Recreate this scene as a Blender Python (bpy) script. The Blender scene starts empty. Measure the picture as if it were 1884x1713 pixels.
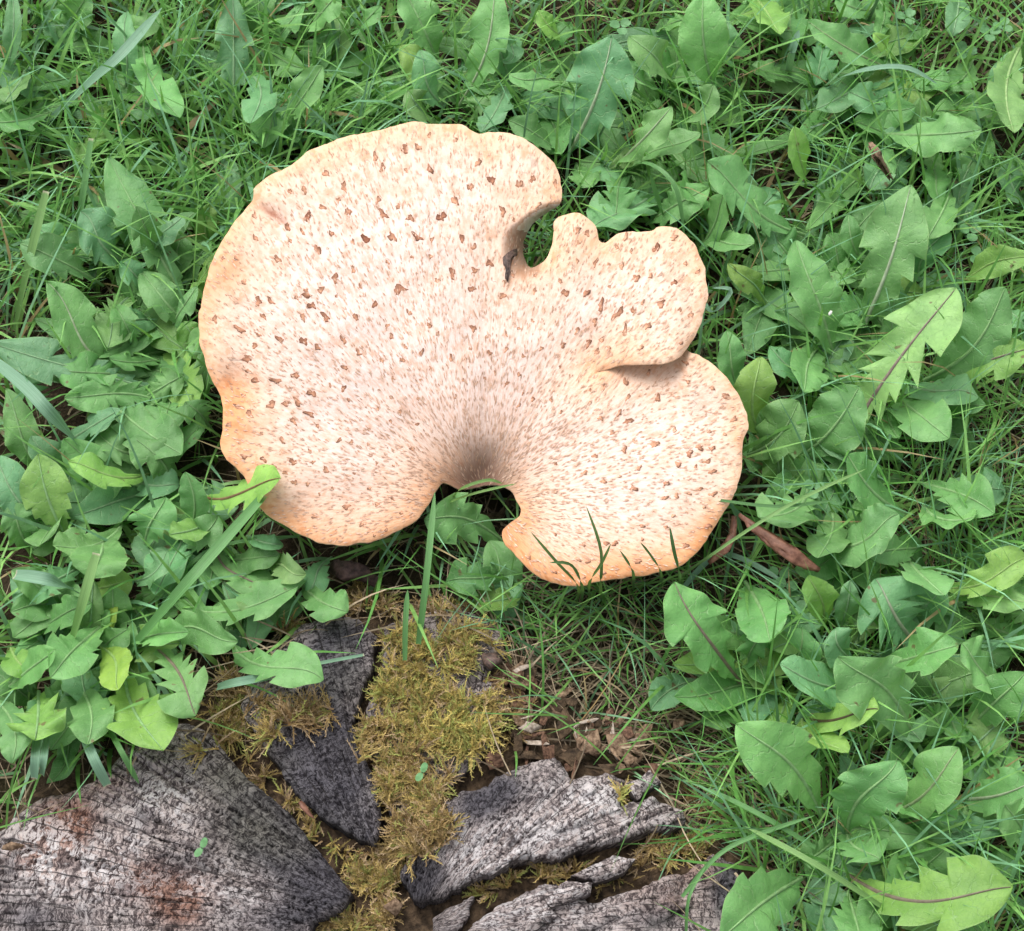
import bpy, math, random
import numpy as np
from mathutils import Vector
from mathutils.geometry import delaunay_2d_cdt

# ------------------------------------------------------------------ camera
scn = bpy.context.scene
col = scn.collection
TH = math.radians(27.0)          # tilt of the view away from straight down
DIST = 1.15                      # metres from lens to the ground in the middle
TANH = 0.36 / DIST               # half width of view
PW, PH = 1884.0, 1713.0
CAM = np.array([0.0, -DIST * math.sin(TH), DIST * math.cos(TH)])
cd = bpy.data.cameras.new('camera')
cd.sensor_fit = 'HORIZONTAL'
cd.angle = 2 * math.atan(TANH)
cd.clip_start = 0.01
cd.clip_end = 100
cam = bpy.data.objects.new('camera', cd)
cam.location = CAM
cam.rotation_euler = (TH, 0, 0)
col.objects.link(cam)
scn.camera = cam
# ------------------------------------------------------------------ light: overcast day
SUN_EL, SUN_AZ = math.radians(58), math.radians(-35)   # azimuth from +y, clockwise
w = bpy.data.worlds.new('World')
scn.world = w
w.use_nodes = True
nt = w.node_tree
sky = nt.nodes.new('ShaderNodeTexSky')
sky.sky_type = 'NISHITA'
sky.sun_disc = False
sky.sun_elevation = SUN_EL
sky.sun_rotation = SUN_AZ
sky.air_density = 1.0
sky.dust_density = 4.0
sky.ozone_density = 1.0
hsv = nt.nodes.new('ShaderNodeHueSaturation')        # cloud cover: the sky's light goes grey
hsv.inputs['Saturation'].default_value = 0.22
nt.links.new(sky.outputs[0], hsv.inputs['Color'])
bg = nt.nodes['Background']
bg.inputs[1].default_value = 0.15
nt.links.new(hsv.outputs[0], bg.inputs[0])
sl = bpy.data.lights.new('sun', 'SUN')
sl.energy = 1.0
sl.angle = math.radians(50)
sl.color = (1.0, 0.965, 0.92)
sun = bpy.data.objects.new('sun', sl)
d_ = Vector((math.sin(SUN_AZ) * math.cos(SUN_EL), math.cos(SUN_AZ) * math.cos(SUN_EL), math.sin(SUN_EL)))
sun.rotation_euler = d_.to_track_quat('Z', 'Y').to_euler()
sun.location = (0, 0, 3)
col.objects.link(sun)
scn.view_settings.view_transform = 'Standard'
scn.view_settings.look = 'None'
scn.view_settings.gamma = 1.0
scn.view_settings.use_curve_mapping = False
scn.view_settings.exposure = 0.62
scn.cycles.max_bounces = 6
scn.cycles.diffuse_bounces = 3
scn.cycles.glossy_bounces = 2
scn.cycles.transmission_bounces = 4

rng = np.random.default_rng(7)
random.seed(7)

# ------------------------------------------------------------------ helpers
def at(px, py, z):
    """point at height z that the photograph shows at pixel (px, py)"""
    px = np.asarray(px, float); py = np.asarray(py, float); z = np.asarray(z, float)
    u = (px - PW / 2) / (PW / 2) * TANH
    v = -(py - PH / 2) / (PW / 2) * TANH
    dx = u; dy = v * math.cos(TH) + math.sin(TH); dz = v * math.sin(TH) - math.cos(TH)
    k = (z - CAM[2]) / dz
    return np.stack([CAM[0] + dx * k, CAM[1] + dy * k, z + 0 * k], -1)

def to_px(P):
    P = np.asarray(P, float) - CAM
    cx = P[..., 0]
    cy = P[..., 1] * math.cos(TH) + P[..., 2] * math.sin(TH)
    cz = P[..., 1] * math.sin(TH) - P[..., 2] * math.cos(TH)
    return np.stack([PW / 2 + cx / cz / TANH * PW / 2, PH / 2 - cy / cz / TANH * PW / 2], -1)

def _hash(ix, iy, seed):
    n = (ix.astype(np.int64) * 374761393 + iy.astype(np.int64) * 668265263 + seed * 974711) & 0xffffffff
    n = ((n ^ (n >> 13)) * 1274126177) & 0xffffffff
    return ((n ^ (n >> 16)) & 0xffff) / 65535.0

def vn(x, y, seed=0):
    x = np.asarray(x, float); y = np.asarray(y, float)
    ix = np.floor(x); iy = np.floor(y); fx = x - ix; fy = y - iy
    fx = fx * fx * (3 - 2 * fx); fy = fy * fy * (3 - 2 * fy)
    a = _hash(ix, iy, seed); b = _hash(ix + 1, iy, seed); c = _hash(ix, iy + 1, seed); d = _hash(ix + 1, iy + 1, seed)
    return (a * (1 - fx) + b * fx) * (1 - fy) + (c * (1 - fx) + d * fx) * fy

def fbm(x, y, seed=0, o=3):
    s = 0; a = 0.5; t = 0
    for i in range(o):
        s = s + a * vn(x * 2 ** i, y * 2 ** i, seed + i); t += a; a *= 0.5
    return s / t

def ss(a, b, x):
    t = np.clip((np.asarray(x, float) - a) / (b - a), 0, 1)
    return t * t * (3 - 2 * t)

def inside(px, py, poly):
    px = np.asarray(px, float); py = np.asarray(py, float)
    r = np.zeros(px.shape, bool); n = len(poly)
    for i in range(n):
        x0, y0 = poly[i]; x1, y1 = poly[(i + 1) % n]
        if y0 == y1: continue
        c = ((y0 > py) != (y1 > py)) & (px < (x1 - x0) * (py - y0) / (y1 - y0) + x0)
        r ^= c
    return r

def edge_dist(px, py, poly):
    px = np.asarray(px, float); py = np.asarray(py, float)
    best = np.full(px.shape, 1e9); n = len(poly)
    for i in range(n):
        x0, y0 = poly[i]; x1, y1 = poly[(i + 1) % n]
        dx, dy = x1 - x0, y1 - y0; l2 = dx * dx + dy * dy + 1e-9
        t = np.clip(((px - x0) * dx + (py - y0) * dy) / l2, 0, 1)
        best = np.minimum(best, np.hypot(px - x0 - t * dx, py - y0 - t * dy))
    return best

def smooth_poly(pts, step=6.0, jit=0.0, seed=3):
    """closed Catmull-Rom through pts, resampled, with a little natural unevenness"""
    P = np.array(pts, float); n = len(P); out = []
    for i in range(n):
        a, b, c, d = P[i - 1], P[i], P[(i + 1) % n], P[(i + 2) % n]
        m = max(1, int(np.hypot(*(c - b)) / step))
        for k in range(m):
            t = k / m
            out.append(0.5 * ((2 * b) + (c - a) * t + (2 * a - 5 * b + 4 * c - d) * t * t + (3 * b - a - 3 * c + d) * t ** 3))
    out = np.array(out)
    if jit:
        s = np.arange(len(out)) * step
        out[:, 0] += jit * (vn(s / 22, s * 0 + .5, seed) - .5) * 2 + jit * .6 * (vn(s / 9, s * 0 + .5, seed + 5) - .5) * 2
        out[:, 1] += jit * (vn(s / 22, s * 0 + 7.5, seed) - .5) * 2 + jit * .6 * (vn(s / 9, s * 0 + 7.5, seed + 5) - .5) * 2
    return out

def ragged_poly(pts, step, amp, seed):
    P = np.array(pts, float); n = len(P); out = []
    for i in range(n):
        b, c = P[i], P[(i + 1) % n]; m = max(1, int(np.hypot(*(c - b)) / step))
        out += [b + (c - b) * k / m for k in range(m)]
    out = np.array(out); s = np.arange(len(out)) * step; o = 0 * s
    for j in range(2):
        out[:, j] += amp * ((vn(s / 26, o + .5 + 9 * j, seed) - .5) * 2.4 + (vn(s / 8, o + 3.5 + 9 * j, seed) - .5) * 1.5)
    return out

def np_mesh(name, V, F, uv=None, colr=None, smooth=True, attrs=None):
    V = np.asarray(V, np.float32); F = np.asarray(F, np.int32)
    k = F.shape[1]; nf = len(F)
    me = bpy.data.meshes.new(name)
    me.vertices.add(len(V)); me.vertices.foreach_set('co', V.ravel())
    me.loops.add(nf * k); me.loops.foreach_set('vertex_index', F.ravel())
    me.polygons.add(nf); me.polygons.foreach_set('loop_start', np.arange(0, nf * k, k, dtype=np.int32))
    try: me.polygons.foreach_set('loop_total', np.full(nf, k, np.int32))
    except Exception: pass
    me.update(calc_edges=True)
    if smooth: me.polygons.foreach_set('use_smooth', np.ones(nf, bool))
    if uv is not None:
        l = me.uv_layers.new(name='UVMap')
        l.data.foreach_set('uv', np.asarray(uv, np.float32)[F.ravel()].ravel())
    if colr is not None:
        c = np.asarray(colr, np.float32)
        if c.shape[1] == 3: c = np.concatenate([c, np.ones((len(c), 1), np.float32)], 1)
        a = me.color_attributes.new('Col', 'FLOAT_COLOR', 'POINT')
        a.data.foreach_set('color', c.ravel())
    for an, av in (attrs or {}).items():
        a = me.attributes.new(an, 'FLOAT', 'POINT'); a.data.foreach_set('value', np.asarray(av, np.float32))
    me.validate()
    return me

def ob(name, me, mat, parent=None):
    o = bpy.data.objects.new(name, me); col.objects.link(o)
    if mat is not None and me is not None and not me.materials: me.materials.append(mat)
    if parent is not None:
        o.parent = parent
        o.matrix_parent_inverse = parent.matrix_basis.inverted()
    return o

def tag(o, label=None, cat=None, group=None, kind=None):
    if label: o['label'] = label
    if cat: o['category'] = cat
    if group: o['group'] = group
    if kind: o['kind'] = kind
    return o

def empty(name, loc):
    o = bpy.data.objects.new(name, None); col.objects.link(o)
    o.location = [float(v) for v in loc]; o.empty_display_size = 0.02
    return o

# ------------------------------------------------------------------ materials
class NB:
    def __init__(s, name):
        s.m = bpy.data.materials.new(name); s.m.use_nodes = True
        s.t = s.m.node_tree; s.p = s.t.nodes['Principled BSDF']; s.out = s.t.nodes['Material Output']
    def n(s, t, **k):
        x = s.t.nodes.new(t)
        for a, b in k.items(): setattr(x, a, b)
        return x
    def set(s, sock, v):
        if hasattr(v, 'is_output') or isinstance(v, bpy.types.NodeSocket): s.t.links.new(v, sock)
        else: sock.default_value = v
    def attr(s, name, o='Color'): return s.n('ShaderNodeAttribute', attribute_name=name).outputs[o]
    def uv(s): return s.n('ShaderNodeUVMap').outputs[0]
    def obj(s): return s.n('ShaderNodeTexCoord').outputs['Object']
    def geo(s): return s.n('ShaderNodeNewGeometry').outputs['Position']
    def mapping(s, vec, sc):
        x = s.n('ShaderNodeMapping'); s.set(x.inputs[0], vec); x.inputs['Scale'].default_value = sc; return x.outputs[0]
    def noise(s, vec, scale, detail=3, rough=.55, o='Fac'):
        x = s.n('ShaderNodeTexNoise'); s.set(x.inputs['Vector'], vec)
        x.inputs['Scale'].default_value = scale; x.inputs['Detail'].default_value = detail; x.inputs['Roughness'].default_value = rough
        return x.outputs[o]
    def math(s, op, a, b=0.0, c=None):
        x = s.n('ShaderNodeMath', operation=op); s.set(x.inputs[0], a); s.set(x.inputs[1], b)
        if c is not None: s.set(x.inputs[2], c)
        return x.outputs[0]
    def ramp(s, f, a, b, lo=0., hi=1.):
        x = s.n('ShaderNodeMapRange', interpolation_type='SMOOTHSTEP'); s.set(x.inputs[0], f)
        x.inputs[1].default_value = a; x.inputs[2].default_value = b; x.inputs[3].default_value = lo; x.inputs[4].default_value = hi
        return x.outputs[0]
    def mix(s, f, a, b, mode='MIX'):
        x = s.n('ShaderNodeMix', data_type='RGBA', blend_type=mode)
        s.set(x.inputs[0], f)
        for i, v in ((6, a), (7, b)):
            if isinstance(v, tuple) and len(v) == 3: v = (*v, 1)
            s.set(x.inputs[i], v)
        return x.outputs[2]
    def bump(s, h, strength=.3, dist=.001):
        x = s.n('ShaderNodeBump'); s.set(x.inputs['Height'], h); x.inputs['Strength'].default_value = strength
        x.inputs['Distance'].default_value = dist; s.t.links.new(x.outputs[0], s.p.inputs['Normal']); return x
    def fin(s, colr, rough=.7, spec=.3):
        if isinstance(colr, tuple) and len(colr) == 3: colr = (*colr, 1)
        s.set(s.p.inputs['Base Color'], colr); s.set(s.p.inputs['Roughness'], rough)
        s.p.inputs['Specular IOR Level'].default_value = spec
        return s.m
    def translucent(s, colr, f):
        t = s.n('ShaderNodeBsdfTranslucent'); s.set(t.inputs[0], colr)
        m = s.n('ShaderNodeMixShader'); m.inputs[0].default_value = f
        s.t.links.new(s.p.outputs[0], m.inputs[1]); s.t.links.new(t.outputs[0], m.inputs[2])
        s.t.links.new(m.outputs[0], s.out.inputs[0])

def mat_leaf():
    b = NB('dandelion_leaf')
    oc = b.n('ShaderNodeObjectInfo'); base = oc.outputs['Color']; rnd = oc.outputs['Random']
    uv = b.uv(); sep = b.n('ShaderNodeSeparateXYZ'); b.set(sep.inputs[0], uv)
    u = sep.outputs[0]; v = sep.outputs[1]                     # u -1..1 across, v along in leaf widths
    au = b.math('ABSOLUTE', u)
    p = b.geo()
    big = b.noise(p, 60, 3)
    c = b.mix(b.ramp(big, .3, .7), b.mix(1., base, (.80, .84, .80), 'MULTIPLY'), b.mix(1., base, (1.16, 1.10, 1.10), 'MULTIPLY'))
    fine = b.noise(p, 700, 2)
    c = b.mix(b.ramp(fine, .35, .7, 0, .35), c, b.mix(1., c, (1.25, 1.15, 1.2), 'MULTIPLY'))
    # side veins: slanting lines running out from the midrib
    vein = b.math('ADD', b.math('MULTIPLY', v, 4.2), b.math('MULTIPLY', au, -1.3))
    vein = b.math('ADD', vein, b.math('MULTIPLY', b.noise(uv, 3.0, 2), 1.6))
    vein = b.math('ABSOLUTE', b.math('SUBTRACT', b.math('FRACT', vein), .5))
    vein = b.ramp(vein, .0, .055, 1, 0)
    net = b.n('ShaderNodeTexVoronoi', feature='DISTANCE_TO_EDGE'); b.set(net.inputs['Vector'], p); net.inputs['Scale'].default_value = 330
    netf = b.ramp(net.outputs['Distance'], .0, .10, 1, 0)
    c = b.mix(b.math('MULTIPLY', vein, .38), c, (.34, .52, .25))
    c = b.mix(b.math('MULTIPLY', netf, .12), c, (.22, .38, .16))
    # pale margin
    c = b.mix(b.ramp(au, .93, 1.0, 0, .38), c, (.30, .46, .18))
    # brown blemishes on a few leaves
    sp = b.noise(p, 95, 2)
    c = b.mix(b.math('MULTIPLY', b.ramp(sp, .70, .75), .8), c, (.15, .10, .045))
    h = b.math('ADD', b.math('MULTIPLY', b.noise(p, 180, 3), 1.0), b.math('MULTIPLY', vein, -.6))
    h = b.math('ADD', h, b.math('MULTIPLY', netf, -.12))
    b.bump(h, .42, .0018)
    m = b.fin(c, b.ramp(fine, .2, .8, .40, .56), .38)
    b.translucent(b.mix(1., c, (1.15, 1.25, .55), 'MULTIPLY'), .22)
    return m

def mat_midrib():
    b = NB('leaf_midrib'); oc = b.n('ShaderNodeObjectInfo')
    c = b.mix(b.ramp(b.noise(b.geo(), 220, 2), .3, .7), oc.outputs['Color'], b.mix(1., oc.outputs['Color'], (.75, .72, .72), 'MULTIPLY'))
    return b.fin(c, .5, .35)

def mat_col(name, rough=.6, spec=.3, var=.25, scale=400, tr=0., bump=0.):
    """colour comes from the blade / shoot / strand's own colour attribute, with fine mottling"""
    b = NB(name); a = b.attr('Col')
    n = b.noise(b.geo(), scale, 3)
    c = b.mix(b.ramp(n, .3, .7), b.mix(1., a, (1 - var,) * 3, 'MULTIPLY'), b.mix(1., a, (1 + var,) * 3, 'MULTIPLY'))
    if bump: b.bump(n, bump, .001)
    m = b.fin(c, rough, spec)
    if tr: b.translucent(b.mix(1., c, (1.1, 1.2, .6), 'MULTIPLY'), tr)
    return m

def mat_blade():
    b = NB('broad_grass_blade'); oc = b.n('ShaderNodeObjectInfo'); base = oc.outputs['Color']
    uv = b.uv(); st = b.noise(b.mapping(uv, (26, 1.2, 1)), 1., 3)
    c = b.mix(b.ramp(st, .35, .65), b.mix(1., base, (.75, .8, .75), 'MULTIPLY'), b.mix(1., base, (1.25, 1.2, 1.2), 'MULTIPLY'))
    sep = b.n('ShaderNodeSeparateXYZ'); b.set(sep.inputs[0], uv)
    c = b.mix(b.ramp(b.math('ADD', sep.outputs[1], b.math('MULTIPLY', b.noise(uv, 6, 2), .05)), .985, 1.03), c, (.55, .50, .36))
    b.bump(st, .5, .0006)
    m = b.fin(c, .42, .4)
    b.translucent(b.mix(1., c, (1.1, 1.2, .6), 'MULTIPLY'), .18)
    return m

def mat_soil():
    b = NB('soil'); p = b.geo()
    n = b.noise(p, 45, 6, .65); f = b.noise(p, 420, 4, .6)
    c = b.mix(b.ramp(n, .32, .68), (.030, .022, .015), (.085, .062, .040))
    c = b.mix(b.ramp(f, .55, .75), c, (.16, .115, .07))
    c = b.mix(b.ramp(b.noise(p, 18, 3), .5, .68, 0, .6), c, (.055, .060, .022))
    b.bump(f, 1., .004)
    return b.fin(c, .95, .1)

def mat_cap():
    b = NB('cap_skin'); a = b.attr('Col'); uv = b.uv()
    st = b.noise(b.mapping(uv, (330, 22, 1)), 1., 3, .6)           # fibrils running out from the middle
    st2 = b.noise(b.mapping(uv, (120, 17, 1)), 1., 4, .65)
    st3 = b.noise(b.mapping(uv, (30, 9, 1)), 1., 3, .6)
    c = b.mix(b.ramp(st, .46, .64, 0, .60), a, b.mix(1., a, (.84, .66, .55), 'MULTIPLY'))
    c = b.mix(b.ramp(st2, .54, .66, 0, .60), c, b.mix(1., a, (.82, .60, .46), 'MULTIPLY'))
    c = b.mix(b.ramp(st3, .52, .70, 0, .35), c, b.mix(1., a, (.88, .70, .54), 'MULTIPLY'))
    c = b.mix(b.ramp(st, .30, .44, .8, 0), c, b.mix(1., a, (1.06, 1.13, 1.20), 'MULTIPLY'))
    cr = b.noise(b.mapping(uv, (60, 3.2, 1)), 1., 2, .5)           # a few fine cracks
    crm = b.math('MULTIPLY', b.ramp(b.math('ABSOLUTE', b.math('SUBTRACT', cr, .5)), 0, .006, 1, 0), b.ramp(b.noise(uv, 14, 2), .52, .62))
    c = b.mix(b.math('MULTIPLY', crm, .55), c, (.42, .30, .24))
    h = b.math('ADD', st, b.math('MULTIPLY', b.noise(b.geo(), 500, 3), .6))
    h = b.math('SUBTRACT', h, b.math('MULTIPLY', crm, .8))
    b.bump(h, .35, .0012)
    return b.fin(c, .8, .15)

def mat_scale():
    b = NB('cap_scale'); oc = b.n('ShaderNodeObjectInfo'); a = b.mix(1., oc.outputs['Color'], b.attr('Col'), 'MULTIPLY')
    n = b.noise(b.geo(), 420, 3)
    c = b.mix(b.ramp(n, .3, .72), b.mix(1., a, (.80, .74, .70), 'MULTIPLY'), b.mix(1., a, (1.3, 1.3, 1.3), 'MULTIPLY'))
    b.bump(n, .5, .0008)
    return b.fin(c, .75, .2)

def mat_wood():
    b = NB('weathered_wood'); a = b.attr('Col'); uv = b.uv()       # u: along the ring, v: outwards (cm)
    wp = b.n('ShaderNodeVectorMath', operation='ADD'); b.set(wp.inputs[0], uv)
    wn = b.n('ShaderNodeVectorMath', operation='SCALE'); b.set(wn.inputs[0], b.noise(uv, .9, 3, .6, 'Color')); wn.inputs['Scale'].default_value = 1.1
    b.set(wp.inputs[1], wn.outputs[0]); uvw = wp.outputs[0]
    fib = b.noise(b.mapping(uvw, (1.5, 5.5, 1)), 1., 5, .72)       # ring-wise flakes
    fin_ = b.noise(b.mapping(uvw, (5., 14., 1)), 1., 3, .6)
    sx = b.n('ShaderNodeSeparateXYZ'); b.set(sx.inputs[0], uv)
    ln_ = b.math('FRACT', b.math('ADD', b.math('MULTIPLY', sx.outputs[0], 1.25), b.math('MULTIPLY', b.noise(b.mapping(uv, (.8, .16, 1)), 1., 3, .6), 2.6)))
    chk = b.ramp(b.math('ABSOLUTE', b.math('SUBTRACT', ln_, .5)), .0, .11, 1, 0)   # radial checks
    chk = b.math('MULTIPLY', chk, b.ramp(b.noise(b.mapping(uv, (1.1, .35, 1)), 1., 3, .6), .42, .56))
    rad2 = b.noise(b.mapping(uvw, (7, .5, 1)), 1., 3, .6)
    pat = b.noise(uv, .55, 5, .68)
    fl = b.math('ADD', b.math('MULTIPLY', fib, .7), b.math('MULTIPLY', fin_, .3))
    c = b.mix(b.ramp(fl, .43, .57), b.mix(1., a, (.30, .27, .28), 'MULTIPLY'), b.mix(1., a, (2.05, 1.98, 1.92), 'MULTIPLY'))
    c = b.mix(b.ramp(rad2, .52, .70, 0, .65), c, b.mix(1., a, (.30, .28, .30), 'MULTIPLY'))
    c = b.mix(b.ramp(pat, .54, .64, 0, .55), c, b.mix(1., a, (.45, .42, .44), 'MULTIPLY'))
    bleach = b.math('MULTIPLY', b.ramp(b.noise(uvw, .8, 5, .75), .47, .53), b.ramp(fl, .44, .52))
    c = b.mix(b.math('MULTIPLY', bleach, b.attr('pale', 'Fac')), c, (.66, .63, .63))
    c = b.mix(b.math('MULTIPLY', chk, .85), c, (.030, .026, .026))
    h = b.math('SUBTRACT', b.math('MULTIPLY', fl, 1.5), b.math('MULTIPLY', rad2, .6))
    h = b.math('SUBTRACT', h, b.math('MULTIPLY', chk, .9))
    h = b.math('ADD', h, b.math('MULTIPLY', b.noise(b.geo(), 700, 3), .3))
    b.bump(h, .8, .0016)
    return b.fin(c, .9, .12)

def mat_plain(name, c1, c2, scale=300, rough=.8, spec=.2, bump=.6, dist=.001):
    b = NB(name); n = b.noise(b.geo(), scale, 4, .6)
    b.bump(n, bump, dist)
    return b.fin(b.mix(b.ramp(n, .3, .7), c1, c2), rough, spec)

M_leaf, M_rib, M_blade, M_soil, M_cap, M_scale, M_wood = mat_leaf(), mat_midrib(), mat_blade(), mat_soil(), mat_cap(), mat_scale(), mat_wood()
M_grass = mat_col('lawn_blade', .42, .42, .18, 120, .2)
M_moss = mat_col('moss_shoot', .8, .15, .2, 300, .15)
M_straw = mat_col('dead_straw', .7, .25, .25, 300)
M_fleck = mat_col('cap_fleck', .8, .15, .2, 400)
M_core = mat_plain('rotten_wood', (.030, .022, .016), (.13, .088, .055), 160, .95, .1, 1., .004)
M_stem = mat_plain('mushroom_stem', (.055, .036, .028), (.20, .135, .10), 260, .85, .15, .7, .002)
M_brown = mat_plain('dry_leaf', (.11, .045, .028), (.30, .145, .095), 170, .5, .35, .5, .001)
M_dark = mat_plain('rotted_leaf', (.045, .028, .026), (.15, .09, .08), 220, .6, .3, .8, .002)
M_chip = mat_plain('wood_chip', (.10, .062, .040), (.34, .235, .155), 380, .9, .1, 1., .0015)
M_pale = mat_plain('pale_wood', (.22, .17, .13), (.56, .47, .39), 380, .85, .15, .8, .001)
M_clover = mat_plain('clover_leaflet', (.085, .22, .075), (.14, .32, .13), 260, .5, .35, .3, .001)
M_flake = mat_plain('bark_flake', (.060, .033, .024), (.225, .130, .085), 380, .9, .1, 1., .0015)
M_white = mat_plain('white_petal', (.70, .68, .62), (.82, .80, .76), 300, .6, .3, .3, .001)
M_black = mat_plain('blackened_skin', (.040, .028, .025), (.150, .095, .075), 400, .55, .4, .8, .001)

# ------------------------------------------------------------------ outlines
CAP = [(468,348),(480,335),(505,318),(530,308),(560,285),(600,262),(640,250),(690,242),(740,228),(770,224),(800,228),(850,229),(880,246),(905,243),(950,250),(985,268),(1010,290),(1028,320),(1033,350),(1029,375),(1008,389),(985,407),(967,432),(963,462),(972,488),(985,490),(1005,475),(1015,455),(1018,430),(1022,405),(1035,395),(1060,392),(1085,405),(1098,422),(1102,442),(1115,446),(1135,432),(1165,425),(1198,424),(1215,417),(1245,420),(1270,440),(1290,475),(1300,515),(1300,550),(1290,590),(1275,625),(1250,655),(1225,668),(1190,669),(1150,670),(1125,676),(1100,685),
       (1125,681),(1150,676),(1190,676),(1225,675),(1250,664),(1264,652),(1280,650),(1310,668),(1340,700),(1360,730),(1374,765),(1377,790),(1366,815),(1366,850),(1358,890),(1340,930),(1310,975),(1290,1005),(1260,1035),(1220,1052),(1170,1060),(1110,1068),(1060,1078),(1020,1072),(980,1052),(950,1025),(930,1000),(925,980),(935,965),(955,950),(957,935),(948,918),(938,902),(915,893),(890,893),(860,899),(840,898),(815,888),(800,905),(785,935),(755,965),(715,985),(670,998),(620,1004),(570,990),(530,970),(495,950),(470,925),(462,905),(450,880),(415,840),(405,810),(410,770),(408,735),(385,690),(370,640),(366,590),(372,550),(385,500),(400,460),(425,420),(450,385),(465,370)]
UC = (886., 918.)                                   # where the fibrils radiate from
CC = (888., 862.)                                   # middle of the funnel, over the stem
STUMP = [(-160,1600),(-20,1520),(60,1455),(160,1420),(230,1350),(320,1300),(420,1250),(480,1180),(560,1125),(700,1100),(850,1098),(950,1150),(1000,1260),(1100,1370),(1220,1440),(1290,1510),(1380,1570),(1400,1640),(1400,1760),(1300,2000),(900,2150),(300,2050),(-60,1850)]
PITH = at(755, 1715, .04)

def ground_z(x, y):
    return .010 * (fbm(np.asarray(x) * 9 + 3, np.asarray(y) * 9 + 5, 11) - .5) + .004 * (fbm(np.asarray(x) * 60, np.asarray(y) * 60, 15) - .5)

# ------------------------------------------------------------------ ground: one sheet
gs = np.concatenate([np.linspace(-8, -.75, 14)[:-1], np.linspace(-.75, .75, 300), np.linspace(.75, 8, 14)[1:]])
GX, GY = np.meshgrid(gs, gs); n_ = len(gs)
GZ = ground_z(GX, GY)
idx = np.arange(n_ * n_).reshape(n_, n_)
F = np.stack([idx[:-1, :-1], idx[:-1, 1:], idx[1:, 1:], idx[1:, :-1]], -1).reshape(-1, 4)
g = ob('ground', np_mesh('ground', np.stack([GX, GY, GZ], -1).reshape(-1, 3), F), M_soil)
tag(g, 'dark damp soil under the lawn', 'ground', kind='structure')

# ------------------------------------------------------------------ sheet solids from an outline
def sheet(poly, step, zfun, thick, xyfun=None, jitter=.25):
    """Delaunay sheet inside a pixel outline; returns px,py of top verts, solid V, F(tri), boundary edge distance"""
    poly = np.asarray(poly, float)
    x0, y0 = poly.min(0); x1, y1 = poly.max(0)
    gx, gy = np.meshgrid(np.arange(x0, x1, step), np.arange(y0, y1, step * .87))
    gx = gx + (np.arange(gx.shape[0]) % 2)[:, None] * step * .5
    gx = gx.ravel() + rng.uniform(-jitter, jitter, gx.size) * step; gy = gy.ravel() + rng.uniform(-jitter, jitter, gy.size) * step
    k = inside(gx, gy, poly); gx, gy = gx[k], gy[k]
    e = edge_dist(gx, gy, poly); k = e > step * .55; gx, gy = gx[k], gy[k]
    nb = len(poly)
    pts = [Vector((float(a), float(-b))) for a, b in np.concatenate([poly, np.stack([gx, gy], -1)])]
    vs, es, fs, *_ = delaunay_2d_cdt(pts, [(i, (i + 1) % nb) for i in range(nb)], [], 1, 1e-4)
    X = np.array([v.x for v in vs]); Y = -np.array([v.y for v in vs])
    T = np.array([f for f in fs if len(f) == 3], int)
    e = edge_dist(X, Y, poly)
    Z = zfun(X, Y, e)
    X2, Y2 = (X, Y) if xyfun is None else xyfun(X, Y)
    top = at(X2, Y2, Z)
    t = thick(X, Y, e)
    bot = top.copy(); bot[:, 2] -= t
    n = len(X)
    ed = np.concatenate([T[:, [0, 1]], T[:, [1, 2]], T[:, [2, 0]]])
    key = {}
    for a, b in ed: key[(a, b)] = 1
    bd = [(a, b) for (a, b) in key if (b, a) not in key]
    bidx = np.array(sorted({a for a, b in bd})); rm_ = {int(v): i for i, v in enumerate(bidx)}; nbd = len(bidx); o1 = 2 * n; o2 = 2 * n + nbd
    side = np.array([[o1 + rm_[b], o1 + rm_[a], o2 + rm_[a]] for a, b in bd] + [[o1 + rm_[b], o2 + rm_[a], o2 + rm_[b]] for a, b in bd], int)
    V = np.concatenate([top, bot, top[bidx], bot[bidx]]); Ft = np.concatenate([T, T[:, ::-1] + n, side])
    return X, Y, e, V, Ft, n, bidx

# ------------------------------------------------------------------ the mushroom
capP = smooth_poly(CAP, 6, 2.4)
def slit(x):
    return np.interp(x, [1100, 1125, 1150, 1190, 1225, 1250, 1275], [685, 678, 673, 672, 671, 659, 640])
def slit_w(x): return ss(1100, 1175, x) * (1 - ss(1240, 1275, x))
FL = [(1029,377),(1008,389),(985,407),(967,432),(963,462),(970,484)]
def flank(X, Y):
    # the skin folds down along the left side of the slot
    X = np.asarray(X, float); best = np.full(X.shape, 1e9); f = np.zeros(X.shape)
    for (x0, y0), (x1, y1) in zip(FL[:-1], FL[1:]):
        dx, dy = x1 - x0, y1 - y0; t = np.clip(((X - x0) * dx + (Y - y0) * dy) / (dx * dx + dy * dy), 0, 1)
        best = np.minimum(best, np.hypot(X - x0 - t * dx, Y - y0 - t * dy))
    w_ = np.clip(1 - best / (14 + 26 * ss(375, 450, Y)), 0, 1)
    return w_ ** 1.3 * (X < 992 + np.clip(420 - Y, 0, 60)) * ss(370, 395, Y)
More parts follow.
